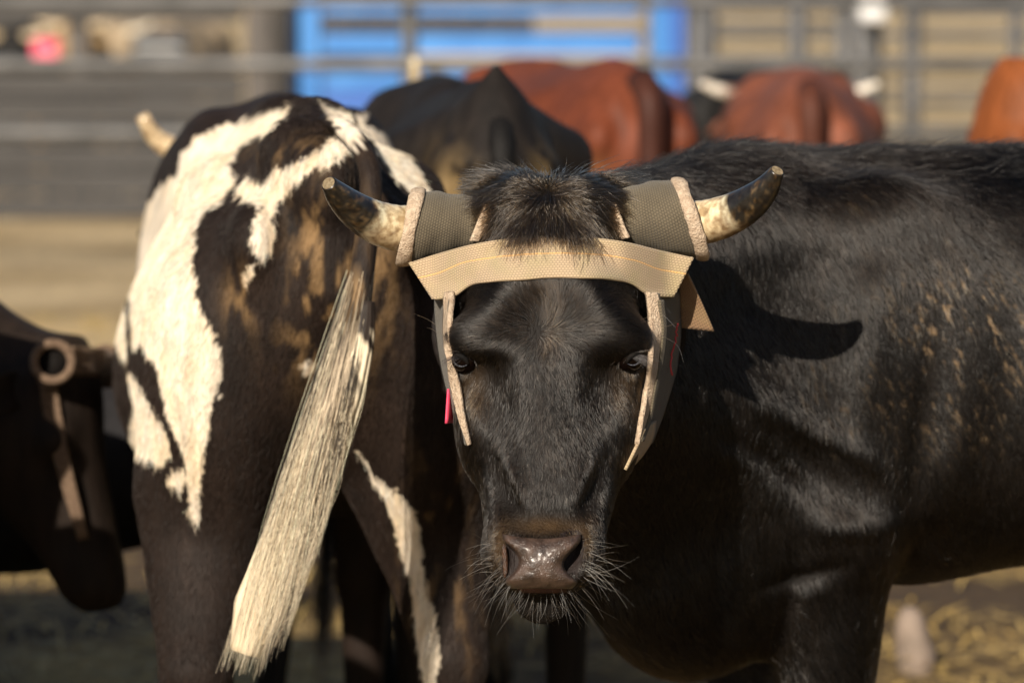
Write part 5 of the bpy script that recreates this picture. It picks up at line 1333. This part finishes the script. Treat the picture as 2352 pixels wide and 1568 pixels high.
# steer with head lowered at the left edge
gz = R(-10)
fG = cattle_field((.98, 0, .96), (.20, -.12, -.95), (0, 1, 0))
gloc = put((.98, 0, .96), P(196, 822, 6.0), gz, .84)
gr = simple_animal("steer", "dark steer with its head lowered behind the spotted steer's thigh", "steer", gloc, gz, .84, fG, .008, solid((.016, .010, .007), .6, 6, 9), COAT, None, tailcol=(.01, .008, .008), ears=True)
gw = empty("horn_wrap", gloc, gz, .84); tag(gw, "worn brown horn wrap on the lowered head at the left edge", "horn wrap")
poll, hd, sd, bk = fG[1:]
FLED = rough_mat("worn_fleece", (.11, .068, .042), (.19, .125, .08), 120, .95, 1.0, 300, dist=.004)
for sg in (-1, 1):
    a = poll+hd*.03+bk*.045+sd*sg*.06; b = a+sd*sg*.10-hd*.01+np.array([.03, 0, -.0])
    pth = spline([a, (a+b)/2, b], 12); V2, F2 = tube(list(pth), list(np.linspace(.036, .036, 12)), 28, cap=False)
    V3, F3 = tube(list(pth), list(np.linspace(.032, .032, 12)), 28, cap=False); VV, FF = merge([(V2, F2), (V3, [q[::-1] for q in F3])])
    hv_, hf_ = tube([a, (a+b)/2, b-(b-a)*.12], [.031, .030, .028], 20); m2 = mesh_np("horn", hv_, hf_); set_col(m2, np.tile((.03, .022, .016), (len(hv_), 1))); obj("horn", m2, gr, [lidm])
    o = obj("sleeve", mesh_np("sleeve", VV, FF), gw, [rough_mat("worn_canvas", (.09, .065, .05), (.16, .12, .09), 60, .9, .8, 400)])
    ax = (b-a)/np.linalg.norm(b-a); u_ = np.cross(ax, [0, 0, 1.]); u_ /= np.linalg.norm(u_); v_ = np.cross(ax, u_)
    ring = [b+(u_*math.cos(t)+v_*math.sin(t))*.034 for t in np.linspace(0, 2*math.pi, 33)]
    V2, F2 = tube(ring, [.0085]*33, 12, cap=False); obj("fleece_rim", mesh_np("fleece_rim", V2, F2), gw, [FLED])
q0 = poll+hd*.05-sd*.115+bk*.03
ribbon("cheek_strap", [q0, q0+hd*.14, q0+hd*.30+sd*.03], [q0+bk*.035, q0+hd*.14+bk*.03, q0+hd*.30+sd*.03+bk*.02], FLED, gw, .006, 20, 6, (0, -10, 0))
ribbon("poll_band", [poll-sd*.10-bk*.008, poll-bk*.014, poll+sd*.10-bk*.008], [poll-sd*.10+hd*.05-bk*.004+bk*.02, poll+hd*.055-bk*.012, poll+sd*.10+hd*.05-bk*.004+bk*.02], FLED, gw, .005, 20, 6, (3, -10, 2))

# pale stone on the straw behind the foreleg
fs = Field(); fs.ell((0, 0, .06), (.030, .04, .07), .03); fs.ell((.008, 0, .035), (.036, .04, .045), .03); fs.ell((-.01, .01, .10), (.022, .03, .04), .03)
V, Q = fs.mesh(.006); V = V+.004*(fbm(V*30, 3)[:, None]-.5)
so = obj("stone", mesh_np("stone", V, Q), None, [rough_mat("pinkish_stone", (.17, .13, .10), (.27, .205, .16), 18, .8, .6)])
sp_ = P(2098, 1515, 7.72); so.location = (sp_[0], sp_[1], -.01); tag(so, "pale pinkish rounded stone on the straw behind the black steer's foreleg", "stone")

# unseen steers added outside the left edge to throw shade into the picture
fN = cattle_field((1.0, 0, 1.0), (.6, 0, -.8)); VQ = None
for lab, xr, yy, rz in (("unseen dark steer added for shade just outside the left edge, nearest the spotted one", -.71, 4.70, R(176)), ("unseen dark steer added for shade outside the left edge beside the lowered head", -.84, 5.34, R(183)), ("unseen dark steer added for shade outside the left edge behind the lowered head", -1.02, 6.55, R(178))):
    v = Matrix.Rotation(rz, 3, 'Z') @ Vector((-.86, 0, 0))
    simple_animal("steer", lab, "steer", (xr-v[0], yy-v[1], 0), rz, .98, fN, .016, solid((.013, .010, .009), .5, 6, 9), COAT, HORNP, tailpath='none')

fK = cattle_field((.95, 0, .95), (.5, 0, -.85))
simple_animal("calf", "small black calf standing behind the lowered wrapped head, only its low back showing", "calf", (P(60, 784, 6.75)[0], 6.75, 0), R(178), .61, fK, .014, solid((.012, .011, .012), .5, 6, 31), COAT, None)
